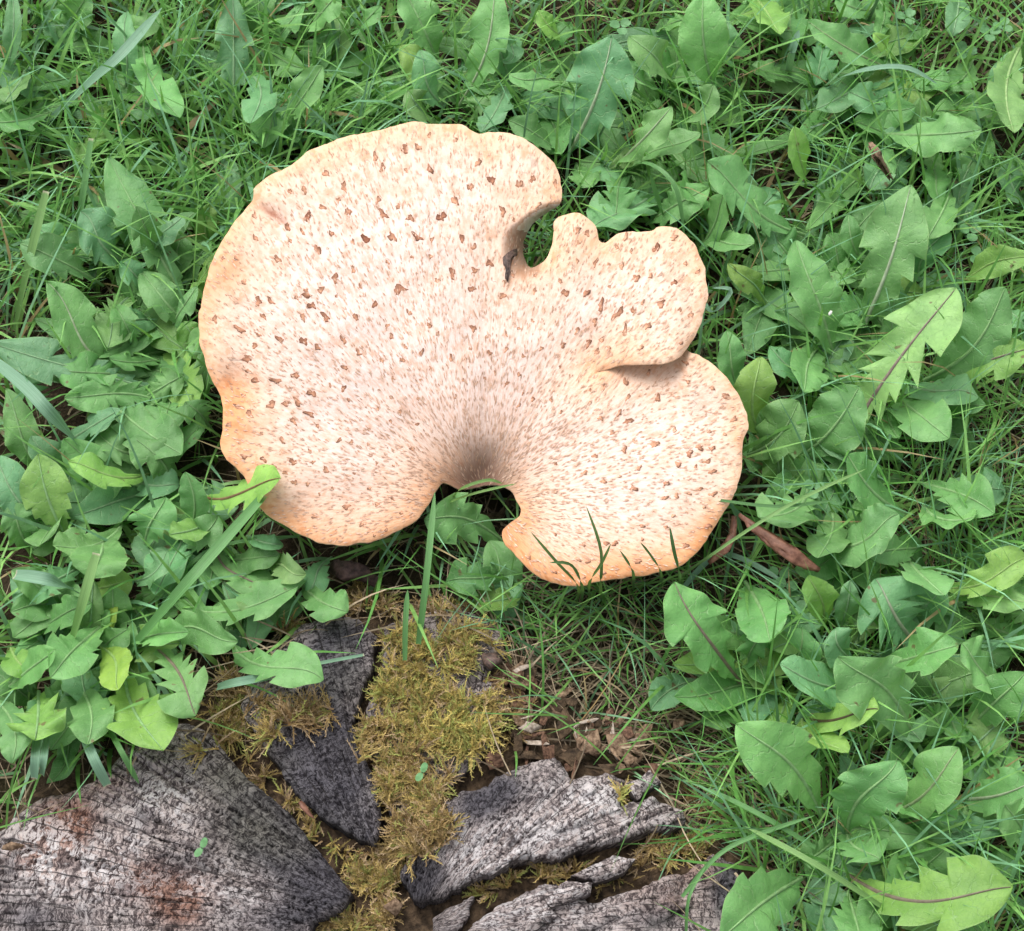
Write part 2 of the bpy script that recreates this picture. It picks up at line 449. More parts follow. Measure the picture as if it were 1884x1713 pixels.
def cap_top(X, Y):
    """smooth top surface without the rim rounding"""
    d = np.hypot(X - CC[0], (Y - CC[1]) * 1.1); a = np.arctan2(Y - CC[1], X - CC[0])
    z = .052 + .030 * (1 - np.exp(-(d / 95) ** 1.3)) + .016 * ss(100, 560, d)
    z = z + .010 * (fbm(np.cos(a) * 2.2 + 5, np.sin(a) * 2.2 + 5, 21, 2) - .5) * ss(100, 420, d) * 2
    z = z + .0022 * (vn(X / 45, Y / 45, 31) - .5)
    # the whole bracket leans towards the lens at the back
    z = z + .00003 * (700 - Y)
    up = (X > 1090) & (Y > 380) & (Y <= slit(X))
    lo = (X > 1090) & (Y > slit(X))
    q = np.abs(Y - slit(X))
    z = z + np.where(up, .006 * np.exp(-q / 90), 0) * slit_w(X) + np.where(up, .003, 0) * ss(1100, 1200, X)
    z = z - np.where(lo, .011 * np.exp(-q / 60) * slit_w(X), 0)
    # folded-down flank beside the slot at the back
    # fold running out over the small tongue
    z = z + .002 * np.exp(-((X - 1060) / 22) ** 2) * (1 - ss(430, 560, Y))
    z = z - .020 * np.exp(-((X - 882) / 50) ** 2 - ((Y - 902) / 34) ** 2)          # the funnel runs down into the stem
    # pinched crease on the left rim
    z = z - .004 * np.exp(-(((X - 505) * .57 - (Y - 396) * .82) / 9) ** 2 / 2) * np.exp(-((X - 500) ** 2 + (Y - 392) ** 2) / 45 ** 2)
    z = z - .006 * np.exp(-((X - 425) ** 2 + (Y - 715) ** 2) / 45 ** 2)
    return z
def cap_z(X, Y, e):
    nearstem = np.exp(-(np.hypot(X - 880, Y - 895) / 60) ** 2)
    return cap_top(X, Y) - .0014 * np.exp(-e / 3.) * (1 - nearstem) - .0022 * np.exp(-e / 40.) * (1 - nearstem) - .020 * flank(X, Y)
def cap_xy(X, Y):
    lo = (X > 1090) & (Y > slit(X) + .5); q = np.abs(Y - slit(X))
    return X, Y - np.where(lo, 34 * np.exp(-q / 55) * slit_w(X), 0)
X, Y, E, V, Ft, n, BI = sheet(capP, 6.0, cap_z, lambda X, Y, e: .0012 + .010 * ss(0, 80, e), cap_xy)
d = np.hypot(X - UC[0], Y - UC[1]); a = np.arctan2(-(X - UC[0]), Y - UC[1])     # seam points at the stem gap
cream = np.array([.80, .652, .590]); tan = np.array([.80, .55, .38]); orange = np.array([.72, .34, .15]); brown = np.array([.235, .135, .105])
wob = fbm(X / 60, Y / 60, 41) - .5
f_edge = np.clip(np.exp(-(E + 60 * wob) / 85.), 0, 1)
C_ = cream + (tan - cream) * f_edge[:, None]
f_rim = np.exp(-np.clip(E + 14 * wob, 0, None) / 16.)
C_ = C_ + (np.array([.78, .50, .30]) - C_) * (.45 * f_rim)[:, None]
f_or = (np.exp(-np.clip(E - 8 + 30 * wob, 0, None) / 42.) * ss(880, 1010, Y) * ss(840, 930, X) + .62 * np.exp(-np.clip(E - 5 + 30 * wob, 0, None) / 60.) * ss(760, 960, Y) * (X < 850) + .38 * np.exp(-np.clip(E + 40 * wob, 0, None) / 45.) * (1 - ss(420, 520, X))
        + .75 * np.exp(-((X - 425) ** 2 + (Y - 725) ** 2) / 38 ** 2) + .45 * np.exp(-((X - 440) ** 2 + (Y - 790) ** 2) / 60 ** 2) + .5 * np.exp(-((X - 425) ** 2 + (Y - 505) ** 2) / 40 ** 2)
        + .4 * np.exp(-((X - 1130) ** 2 + (Y - 672) ** 2) / 50 ** 2) + .5 * np.exp(-(X - 1355) ** 2 / 14 ** 2 - (Y - 800) ** 2 / 30 ** 2))
C_ = C_ + (orange - C_) * np.clip(f_or, 0, .85)[:, None]
f_fu = 1.1 * np.exp(-(np.hypot((X - 882) / 1.0, (Y - 888) / 1.0) / 64) ** 1.7) + .12 * np.exp(-((X - 925) / 60) ** 2 - ((Y - 790) / 95) ** 2) + .05 * np.exp(-((X - 900) ** 2 + (Y - 840) ** 2) / 150 ** 2)
C_ = C_ + (brown - C_) * np.clip(f_fu * (.85 + .5 * wob), 0, .85)[:, None]
f_fl = 1.1 * flank(X, Y) ** .6
C_ = C_ + (np.array([.34, .21, .15]) - C_) * np.clip(f_fl, 0, .85)[:, None]
f_cr = np.exp(-(((X - 505) * .57 - (Y - 396) * .82) / 6) ** 2 - ((X - 505) ** 2 + (Y - 396) ** 2) / 32 ** 2)
C_ = C_ + (np.array([.34, .14, .09]) - C_) * np.clip(f_cr, 0, .85)[:, None]
C2 = np.concatenate([C_, np.tile([[.72, .62, .50]], (n, 1)), C_[BI] * .5 + np.array([.40, .33, .26]), C_[BI] * .5 + np.array([.36, .29, .22])])
UV = np.stack([a / 6.2832, d / 500.], -1)
mush = empty('bracket_mushroom', at(895, 930, 0.0))
tag(mush, 'large cream lobed bracket mushroom with brown scales growing beside the stump', 'mushroom')
cap = ob('cap', np_mesh('cap', V, Ft, np.concatenate([UV, UV, UV[BI], UV[BI]]), C2), M_cap, mush)
# stem: stout, dark, from the funnel into the ground
ring = 28; rows = 12; SV = []; SC = []
for i in range(rows):
    t = i / (rows - 1)
    c0 = at(880 + 12 * t, 880 + 45 * t, .022 - .034 * t)
    for k in range(ring):
        an = 2 * math.pi * k / ring
        r = (.025 - .003 * t) * (1 + .12 * math.sin(5 * an + 1.3) + .10 * (vn(np.array(k * .9), np.array(t * 5.), 5) - .5))
        SV.append((c0[0] + r * 1.1 * math.cos(an), c0[1] + r * .9 * math.sin(an), c0[2] - (.006 * (1 - t) * math.sin(an) * -1)))
SF = [(i * ring + k, i * ring + (k + 1) % ring, (i + 1) * ring + (k + 1) % ring, (i + 1) * ring + k) for i in range(rows - 1) for k in range(ring)]
ob('stem', np_mesh('stem', SV, np.array(SF)[:, ::-1]), M_stem, mush)

# scales: dark flakes pressed on the skin. each large one is a piece of its own
def cap_p(x, y, dz=0.):
    e = edge_dist(x, y, capP)
    z = cap_z(x, y, e)
    x2, y2 = cap_xy(x, y)
    p = at(x2, y2, z); p[..., 2] += dz
    return p
big_sc = [(672,440,16),(735,532,17),(812,400,15),(832,503,11),(705,395,13),(790,312,9),(703,310,8),(633,345,9),(745,275,10),(755,402,9),(768,437,12),(868,533,12),(722,437,11),(567,400,12),(585,461,10),(512,478,10),(617,512,12),(565,540,10),(475,555,10),(575,563,11),(600,585,9),(545,690,11),(510,700,9),(560,628,12),(515,625,9),(442,607,9),(590,535,9),(905,332,11),(925,390,11),(838,370,9),(865,345,9),(830,660,9),(775,650,8),(900,650,9),(632,715,9),(575,725,10),(548,740,8),(570,762,9),(540,850,10),(600,865,10),(637,933,9),(485,845,9),(520,810,8),(500,745,9),(440,750,7),(1105,563,11),(1137,578,12),(1040,540,11),(1078,540,9),(1150,610,9),(1082,632,9),(1035,635,9),(1207,458,10),(1210,742,9),(1148,830,10),(1268,835,10),(1110,886,10),(1165,900,10),(1183,1000,0),(1175,862,7),(1205,820,8),(1112,713,9),(1150,715,8),(1130,1000,8),(1195,915,0),(980,735,10),(955,690,9),(870,605,9),(925,545,9),(1225,890,8),(1075,870,8),(1022,905,8),(1115,1000,8),(1300,850,7),(1155,780,9),(1215,560,8),(1240,520,7),(1170,512,8),(1062,425,9),(1080,430,9),(625,810,7),(470,700,8),(455,660,9),(540,775,8),(655,585,8),(690,560,8),(790,600,8),(660,650,8),(720,620,8),(585,640,8),(850,440,10),(900,485,9),(880,300,8),(955,340,9),(980,330,8),(690,290,8),(600,320,7),(560,350,7),(640,390,9),(610,430,8),(530,420,8)]
big_sc = [(b[0], b[1], 4.2 + .52 * b[2]) for b in big_sc if b[2]]
rs = np.random.default_rng(21)
tries = 0
while len(big_sc) < 285 and tries < 20000:
    tries += 1
    x, y = rs.uniform(370, 1375), rs.uniform(225, 1075)
    if not inside(np.array([x]), np.array([y]), capP)[0]: continue
    dd = math.hypot(x - CC[0], y - CC[1])
    if dd < 130 or edge_dist(np.array([x]), np.array([y]), capP)[0] < 9: continue
    if min((x - b[0]) ** 2 + (y - b[1]) ** 2 for b in big_sc) < 20 ** 2: continue
    big_sc.append((x, y, rs.uniform(4.2, 8.0)))
for (x, y, r) in big_sc:
    m = 16; out = math.atan2(y - UC[1], x - UC[0])
    ang = np.linspace(0, 2 * math.pi, m, endpoint=False) + rs.uniform(-.12, .12, m)
    ph = rs.uniform(0, 6.28, 3)
    r = r * (.62 + .38 * float(ss(120, 380, math.hypot(x - CC[0], y - CC[1]))))
    rad = r * .60 * (1 + .30 * np.sin(2 * ang + ph[0]) + .26 * np.sin(3 * ang + ph[1]) + .16 * np.sin(5 * ang + ph[2])) * rs.uniform(.8, 1.2, m)
    bite = math.pi + rs.uniform(-1.2, 1.2)                     # torn open on the side facing the middle
    rad = rad * (1 - rs.uniform(.2, .6) * np.exp(-(np.angle(np.exp(1j * (ang - bite))) / .6) ** 2))
    el = rs.uniform(1.0, 1.9)
    lx = np.cos(ang) * rad * el; ly = np.sin(ang) * rad
    tw = out + rs.uniform(-.5, .5)
    qx = x + lx * math.cos(tw) - ly * math.sin(tw); qy = y + lx * math.sin(tw) + ly * math.cos(tw)
    ux = x + .5 * (qx - x); uy = y + .5 * (qy - y)
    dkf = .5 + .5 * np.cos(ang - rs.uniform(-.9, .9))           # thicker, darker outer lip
    top = cap_p(np.concatenate([[x], ux, qx]), np.concatenate([[y], uy, qy]), np.concatenate([[.00035], .00035 + .0001 * dkf, .0001 + .0006 * dkf]))
    bot = cap_p(qx, qy, -.0004)
    VV = np.concatenate([top, bot]); FF = []
    for i in range(m):
        j = (i + 1) % m; a1, a2, o1, o2, b1, b2 = 1 + i, 1 + j, 1 + m + i, 1 + m + j, 1 + 2 * m + i, 1 + 2 * m + j
        FF += [(0, a2, a1), (a1, a2, o2), (a1, o2, o1), (o1, o2, b2), (o1, b2, b1)]
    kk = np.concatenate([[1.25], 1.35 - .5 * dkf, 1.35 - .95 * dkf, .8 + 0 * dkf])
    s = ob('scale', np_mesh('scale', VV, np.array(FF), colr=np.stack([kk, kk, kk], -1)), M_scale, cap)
    k = rs.uniform(0, 1); deep = min(1, max(0, (r - 6) / 5))
    cA = np.array([.54, .30, .19]); cB = np.array([.235, .095, .055])
    c = cA + (cB - cA) * (deep * .6 + .4 * k)
    s.color = (*[float(q) for q in c], 1)
# the countless tiny flecks between them
N = 8000
x = rs.uniform(370, 1375, N * 2); y = rs.uniform(225, 1075, N * 2)
k = inside(x, y, capP); x, y = x[k], y[k]
dd = np.hypot(x - CC[0], y - CC[1]); e = edge_dist(x, y, capP)
k = (e > 4); x, y, dd, e = x[k], y[k], dd[k], e[k]
near = np.exp(-(dd / 170) ** 2)
k = rs.uniform(0, 1, len(x)) < (.55 + .75 * near); x, y, dd, e, near = x[k], y[k], dd[k], e[k], near[k]
m = len(x); out = np.arctan2(y - UC[1], x - UC[0]) + rs.normal(0, .22, m)
L = rs.uniform(2.2, 6.5, m) * (1 + .4 * near); Wd = rs.uniform(.7, 1.5, m)
pts = []
for (sx, sy, lz) in ((-1, 0, .0002), (.1, -1, .0005), (1, 0, .0007), (.1, 1, .0005)):
    qx = x + sx * L * np.cos(out) - sy * Wd * np.sin(out); qy = y + sx * L * np.sin(out) + sy * Wd * np.cos(out)
    pts.append(cap_p(qx, qy, lz))
VV = np.stack(pts, 1).reshape(-1, 3)
FF = np.arange(m * 4).reshape(m, 4)[:, ::-1]
k = rs.uniform(0, 1, m)[:, None]
cc = np.array([.76, .54, .41]) * (1 - k) + np.array([.52, .31, .205]) * k
cc = cc * (1 - .12 * near[:, None])
fl = ob('scale_flecks', np_mesh('scale_flecks', VV, FF, colr=np.repeat(cc, 4, 0)), M_fleck, cap)
fl['kind'] = 'stuff'
# blackened torn skin hanging by the slot
TP = [(925,478),(933,470),(945,463),(952,462),(952,470),(944,474),(940,490),(938,505),(934,520),(929,512),(931,495),(926,488)]
tp = np.array(TP, float); ctr = tp.mean(0)
top = cap_p(np.append(tp[:, 0], ctr[0]), np.append(tp[:, 1], ctr[1]), .003); bot = top - [0, 0, .0045]; m = len(tp)
FF = []
for i in range(m):
    j = (i + 1) % m
    FF += [(m, j, i), (i, j, m + 1 + j), (i, m + 1 + j, m + 1 + i)]
tf = ob('torn_flap', np_mesh('torn_flap', np.concatenate([top, bot]), np.array(FF)), M_black, cap)
tf['label'] = 'blackened torn flap of skin beside the slot'

# ------------------------------------------------------------------ the stump: split blocks of weathered wood
stump = empty('tree_stump', at(745, 1660, 0.0))
tag(stump, 'old weathered tree stump split into mossy grey wedges, level with the lawn', 'tree stump')
def polar(P):
    dx = P[..., 0] - PITH[0]; dy = P[..., 1] - PITH[1]
    return np.hypot(dx, dy), np.arctan2(dx, -dy)
def spots(X, Y, lst):
    f = 0
    for (cx, cy, rx, ry, w_) in lst: f = f + w_ * np.exp(-((X - cx) / rx) ** 2 - ((Y - cy) / ry) ** 2)
    return np.clip(f, 0, 1)
DARKS = [(560,1580,90,60,1),(480,1530,80,60,.9),(430,1440,60,50,.8),(600,1640,60,40,.9),(520,1690,90,40,.8),(330,1590,60,30,.5),(620,1200,70,70,1.1),(590,1400,90,110,1.3),(660,1500,50,60,1),(880,1480,60,40,1.1),(930,1450,40,30,.8),(800,1600,40,40,.8),(230,1640,30,30,.5),(60,1690,70,40,.7),(760,1630,40,40,1),(1345,1640,35,60,1.1),(20,1600,30,30,.5),(270,1500,25,20,.7),(1210,1690,50,30,.5)]
REDS = [(300,1640,60,50,.8),(340,1670,40,40,.7),(110,1500,50,40,.8),(140,1520,40,50,.7),(60,1570,50,40,.6),(200,1440,40,20,.5),(250,1610,80,30,.4),(1300,1600,60,25,.6),(1230,1650,80,40,.35)]
PALES = [(80,1570,70,60,.9),(300,1480,60,50,.9),(170,1620,100,60,.7),(470,1650,70,50,.5),(1090,1480,110,50,1),(900,1560,90,50,.8),(980,1550,80,40,.8),(1000,1660,120,40,.9),(850,1580,40,50,.8),(690,1480,25,40,.5),(1150,1590,60,20,1),(900,1690,60,30,.7),(380,1620,60,40,.5),(230,1560,60,50,.5)]
def wood_block(poly, ztop, step, name='wood_block', ragged=3., depth=.06, drop=.004):
    P = ragged_poly(poly, 5, ragged, seed=int(poly[0][0]) % 97 + 50)
    def zf(X, Y, e):
        W = at(X, Y, ztop + 0 * X); r, an = polar(W)
        u = an * .25 / .01; v = r / .01
        crack = np.abs(fbm(u * 1.1, v * .10, 61, 3) - .5); crack = np.exp(-(crack / .022) ** 2) * ss(.45, .6, fbm(u * .3, v * .15, 67))
        split = np.exp(-(np.abs(fbm(u * .42 + 3.3, v * .05, 64, 2) - .5) / .010) ** 2)      # a few long radial splits
        grain = fbm(u * 5.5, v * .35, 71, 3) - .5
        rings = fbm(u * .8, v * 4.0, 75, 3) - .5
        big = fbm(X / 90, Y / 90, 79, 3) - .5
        z = ztop - .0035 * crack - .004 * split + .0020 * grain + .0022 * rings + .011 * big
        return z - drop * .5 * np.exp(-e / 3.) - .006 * np.exp(-e / 16.) * fbm(X / 14, Y / 14, 83)
    X, Y, e, V, Ft, n, BI = sheet(P, step, zf, lambda X, Y, e: depth + 0 * X)
    W = V[:n]; r, an = polar(W)
    base = np.array([.225, .200, .196]); dk = np.array([.060, .058, .068]); rd = np.array([.135, .070, .050])
    j = (fbm(X / 40, Y / 40, 91) - .5) * .9
    fr = np.clip(spots(X, Y, REDS) * 1.3 + j * .4, 0, 1) * .9; fd = np.clip(spots(X, Y, DARKS) * 1.25 + j * .7, 0, 1); fp = np.clip(spots(X, Y, PALES) + j * .4, 0, 1)
    c = base + (rd - base) * fr[:, None]; c = c + (dk - c) * (fd * (1 - .4 * fp))[:, None]; c = c * (1 + .35 * fp[:, None])
    g_ = np.clip(spots(X, Y, [(420,1420,90,70,.6),(480,1540,100,60,.5),(640,1240,50,60,.3)]) + j * .3, 0, 1)
    c = c + (np.array([.135, .135, .085]) - c) * (.55 * g_)[:, None]
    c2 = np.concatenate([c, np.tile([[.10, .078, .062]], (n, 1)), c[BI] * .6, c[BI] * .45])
    uv = np.stack([an * .25 / .01, r / .01], -1)
    return ob(name, np_mesh(name, V, Ft, np.concatenate([uv, uv, uv[BI], uv[BI] + [0, 4.]]), c2, attrs={'pale': np.concatenate([(.10 + .85 * fp) * (1 - .75 * fd), fp * 0, 0 * BI, 0 * BI])}), M_wood, stump)
B_A = [(-130,1600),(-40,1545),(0,1528),(40,1495),(75,1470),(120,1462),(170,1440),(215,1400),(235,1375),(290,1345),(340,1332),(385,1350),(420,1395),(455,1430),(490,1462),(520,1480),(565,1540),(610,1595),(652,1645),(630,1675),(580,1700),(540,1800),(500,2000),(300,2040),(-50,1850)]
B_B = [(440,1300),(470,1230),(520,1180),(560,1150),(610,1135),(660,1140),(690,1170),(688,1230),(660,1290),(650,1340),(665,1380),(690,1430),(705,1500),(692,1556),(660,1545),(600,1510),(545,1465),(520,1420),(470,1350)]
B_M = [(708,1150),(760,1130),(850,1120),(920,1150),(930,1205),(895,1240),(940,1280),(920,1340),(880,1400),(845,1435),(800,1470),(770,1520),(735,1580),(716,1500),(704,1430),(676,1370),(664,1335),(702,1240)]
B_C = [(735,1612),(758,1560),(795,1490),(850,1455),(905,1442),(950,1412),(985,1402),(1020,1394),(1055,1440),(1110,1422),(1150,1440),(1140,1480),(1200,1468),(1250,1500),(1240,1522),(1200,1527),(1120,1552),(1020,1580),(950,1582),(870,1622),(800,1660),(760,1655)]
B_D = [(850,1720),(880,1690),(920,1662),(1000,1630),(1050,1628),(1082,1660),(1150,1640),(1200,1622),(1270,1604),(1315,1575),(1360,1592),(1382,1630),(1384,1700),(1370,1780),(1280,1990),(900,2100),(780,1900)]
B_E = [(1050,1612),(1128,1573),(1170,1580),(1150,1606),(1095,1624)]
B_F = [(796,1690),(830,1668),(872,1650),(862,1685),(835,1722),(792,1720)]
B_G = [(1185,1500),(1215,1478),(1252,1490),(1262,1515),(1230,1530),(1190,1524)]
wood_block(B_A, .045, 4.2, drop=.008)
wood_block(B_B, .043, 4.2, drop=.006)
wood_block(B_M, .034, 7.0)
wood_block(B_C, .046, 4.0, ragged=5., drop=.008)
wood_block(B_D, .044, 4.2, ragged=5., drop=.010)
wood_block(B_E, .047, 4.0, name='splinter', ragged=2., depth=.012)
wood_block(B_F, .040, 5., name='splinter', ragged=4.)
wood_block(B_G, .043, 4., name='splinter', ragged=3., depth=.02)
for pl_, z_ in (([(1150,1442),(1198,1420),(1216,1440),(1172,1470)],.047), ([(995,1645),(1040,1622),(1092,1625),(1088,1642),(1012,1668)],.053), ([(1180,1684),(1262,1648),(1274,1666),(1200,1704)],.051),
                ([(936,1704),(1008,1668),(1032,1684),(962,1722)],.052), ([(1040,1700),(1130,1668),(1142,1688),(1060,1724)],.050), ([(1010,1512),(1090,1480),(1140,1484),(1100,1510),(1020,1532)],.051),
                ([(880,1602),(950,1560),(975,1566),(900,1612)],.050), ([(240,1384),(262,1372),(330,1420),(318,1434)],.049), ([(1060,1452),(1104,1436),(1112,1452),(1066,1470)],.050)):
    wood_block(pl_, z_, 4., name='splinter', ragged=3., depth=.012)
sp = smooth_poly(STUMP, 12, 6., 9)
def core_z(X, Y, e): return .024 + .012 * (fbm(X / 40, Y / 40, 101, 3) - .5) + .006 * (fbm(X / 9, Y / 9, 103, 2) - .5) - .030 * np.exp(-e / 18.)
X, Y, E, V, Ft, n, BI = sheet(sp, 9., core_z, lambda X, Y, e: .05 + 0 * X)
ob('rotten_core', np_mesh('rotten_core', V, Ft), M_core, stump)
BLOCKS = [(np.array(p, float), z) for p, z in ((B_A, .045), (B_B, .043), (B_M, .034), (B_C, .046), (B_D, .044))]
spA = np.array(STUMP, float)
def surf_z(px, py):
    """height of what lies under pixel (px,py): block, core or soil"""
    px = np.asarray(px, float); py = np.asarray(py, float)
    W = at(px, py, 0 * px); z = ground_z(W[..., 0], W[..., 1])
    z = np.where(inside(px, py, spA), .024, z)
    for p, zt in BLOCKS: z = np.where(inside(px, py, p), zt, z)
    return z

# ------------------------------------------------------------------ moss
MOSS = [  # outline, count, hue 0 brown .. 1 yellow-green, length
 ([(700,1165),(790,1140),(880,1150),(930,1195),(880,1215),(840,1250),(910,1275),(925,1330),(880,1395),(800,1400),(720,1350),(690,1300),(690,1240),(705,1200)],3600,.82,1.0),
 ([(690,1300),(790,1390),(860,1400),(830,1450),(770,1500),(700,1420),(640,1420),(650,1360)],1500,.55,1.0),
 ([(700,1420),(800,1440),(840,1500),(830,1560),(760,1600),(700,1610),(640,1620),(650,1560),(700,1540)],1900,.38,1.0),
 ([(640,1600),(740,1600),(740,1660),(720,1713),(600,1730),(600,1680),(660,1650)],1300,.55,.9),
 ([(380,1290),(470,1300),(520,1330),(530,1400),(500,1450),(560,1480),(545,1500),(480,1460),(420,1400),(350,1400),(370,1340)],1700,.55,1.1),
 ([(500,1440),(560,1475),(620,1540),(690,1590),(660,1640),(600,1570),(540,1510)],800,.6,.7),
 ([(520,1120),(640,1100),(700,1130),(640,1150),(560,1150),(520,1180),(490,1160)],650,.35,.9),
 ([(560,1290),(620,1290),(640,1320),(590,1350),(520,1340),(500,1310)],420,.30,1.2),
 ([(850,1650),(900,1620),(980,1590),(1080,1580),(1130,1570),(1060,1620),(980,1630),(900,1660)],900,.5,.8),
 ([(1130,1550),(1240,1530),(1310,1545),(1290,1590),(1230,1600),(1180,1570)],700,.5,.8),
 ([(1135,1440),(1165,1445),(1160,1480),(1130,1480)],110,.9,.8),
 ([(640,1060),(740,1080),(860,1100),(930,1120),(850,1140),(720,1140),(620,1110)],800,.35,.8),
 ([(420,1220),(490,1270),(540,1290),(480,1310),(400,1290)],380,.25,1.1),
 ([(1250,1420),(1330,1450),(1320,1530),(1260,1490)],220,.45,.8),
 ([(880,1240),(960,1260),(990,1340),(930,1400),(900,1390),(920,1320)],260,.4,.8),
 ([(1150,1580),(1290,1580),(1270,1610),(1180,1625),(1080,1650),(1090,1630)],260,.35,.8),
]
rm = np.random.default_rng(31)
def moss_build():
    Vs, Cs, Fs = [], [], []; off = 0
    PX, PY, HU, LN = [], [], [], []
    for poly, cnt, hue, ln in MOSS:
        P = np.array(poly, float); Ps = smooth_poly(poly, 8, 7., 13)
        cnt = int(cnt * .62); need = cnt; x0, y0 = Ps.min(0) - 4; x1, y1 = Ps.max(0) + 4
        xs = rm.uniform(x0, x1, cnt * 4); ys = rm.uniform(y0, y1, cnt * 4)
        # thin out towards the edge, clump inside
        k = inside(xs, ys, Ps) & (edge_dist(xs, ys, Ps) > 11) & (fbm(xs / 24, ys / 24, 111) > (.43 if hue > .7 else .47))
        xs, ys = xs[k][:need], ys[k][:need]
        PX.append(xs); PY.append(ys)
        HU.append(np.clip(hue + .75 * (fbm(xs / 45, ys / 45, 117) - .5) + rm.normal(0, .08, len(xs)), 0, 1)); LN.append(ln * np.ones(len(xs)))
    px, py, hu, ln = map(np.concatenate, (PX, PY, HU, LN)); m = len(px)
    z = surf_z(px, py) + .008 * fbm(px / 20, py / 20, 119)
    root = at(px, py, z)
    az = rm.uniform(0, 2 * math.pi, m) * .55 + fbm(px / 30, py / 30, 121) * 12
    el = rm.uniform(.05, 1.15, m); L = rm.uniform(.008, .018, m) * ln
    T = np.stack([np.cos(az) * np.cos(el), np.sin(az) * np.cos(el), np.sin(el)], -1)
    S = np.stack([-np.sin(az), np.cos(az), 0 * az], -1); Nn = np.cross(S, T) * -1
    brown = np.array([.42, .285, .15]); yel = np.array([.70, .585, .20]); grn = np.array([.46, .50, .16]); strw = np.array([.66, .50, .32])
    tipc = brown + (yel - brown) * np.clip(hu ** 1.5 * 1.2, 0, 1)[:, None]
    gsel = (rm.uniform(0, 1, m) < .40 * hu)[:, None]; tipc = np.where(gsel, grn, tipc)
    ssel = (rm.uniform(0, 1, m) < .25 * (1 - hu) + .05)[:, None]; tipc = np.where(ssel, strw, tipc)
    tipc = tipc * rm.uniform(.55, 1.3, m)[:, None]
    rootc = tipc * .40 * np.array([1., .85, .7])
    # stem strip (curving) + side leaflets as thin triangles
    def pos(s, lat=0.): return root + T * (L * s)[:, None] - np.array([0, 0, 1.]) * (L * .35 * s * s)[:, None] + S * np.asarray(lat).reshape(-1, 1)
    one = np.ones(m)
    wst = .00055 + 0 * L
    quads = [(0., .45), (.45, .95)]
    tris_v = []; tris_c = []
    for s0, s1 in quads:
        a_, b_, c_, d_ = pos(s0 * one, -wst * (1.2 - s0)), pos(s0 * one, wst * (1.2 - s0)), pos(s1 * one, wst * (1.2 - s1)), pos(s1 * one, -wst * (1.2 - s1))
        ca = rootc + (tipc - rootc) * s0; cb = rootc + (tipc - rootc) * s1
        tris_v += [np.stack([a_, b_, c_], 1), np.stack([a_, c_, d_], 1)]
        tris_c += [np.stack([ca, ca, cb], 1), np.stack([ca, cb, cb], 1)]
    for q in range(9):
        s0 = .12 + .1 * q; side = 1 if q % 2 else -1
        ll = L * rm.uniform(.18, .34, m) * (1.15 - .6 * s0)
        p0 = pos(s0 * one, 0 * one)
        tip = p0 + T * (ll * .75)[:, None] + S * (side * ll * rm.uniform(.2, .55, m))[:, None] + Nn * (ll * rm.uniform(-.3, .7, m))[:, None]
        w2 = T * (.00060 * one)[:, None]
        cq = rootc + (tipc - rootc) * s0
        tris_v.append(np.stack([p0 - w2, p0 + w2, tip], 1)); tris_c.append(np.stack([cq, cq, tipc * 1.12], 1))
    Vv = np.concatenate(tris_v).reshape(-1, 3); Cc = np.concatenate(tris_c).reshape(-1, 3)
    return np_mesh('moss', Vv, np.arange(len(Vv)).reshape(-1, 3), colr=Cc, smooth=False)
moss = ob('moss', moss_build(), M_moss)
tag(moss, 'yellow and brown feathery moss over the stump and its cracks', 'moss', kind='stuff')

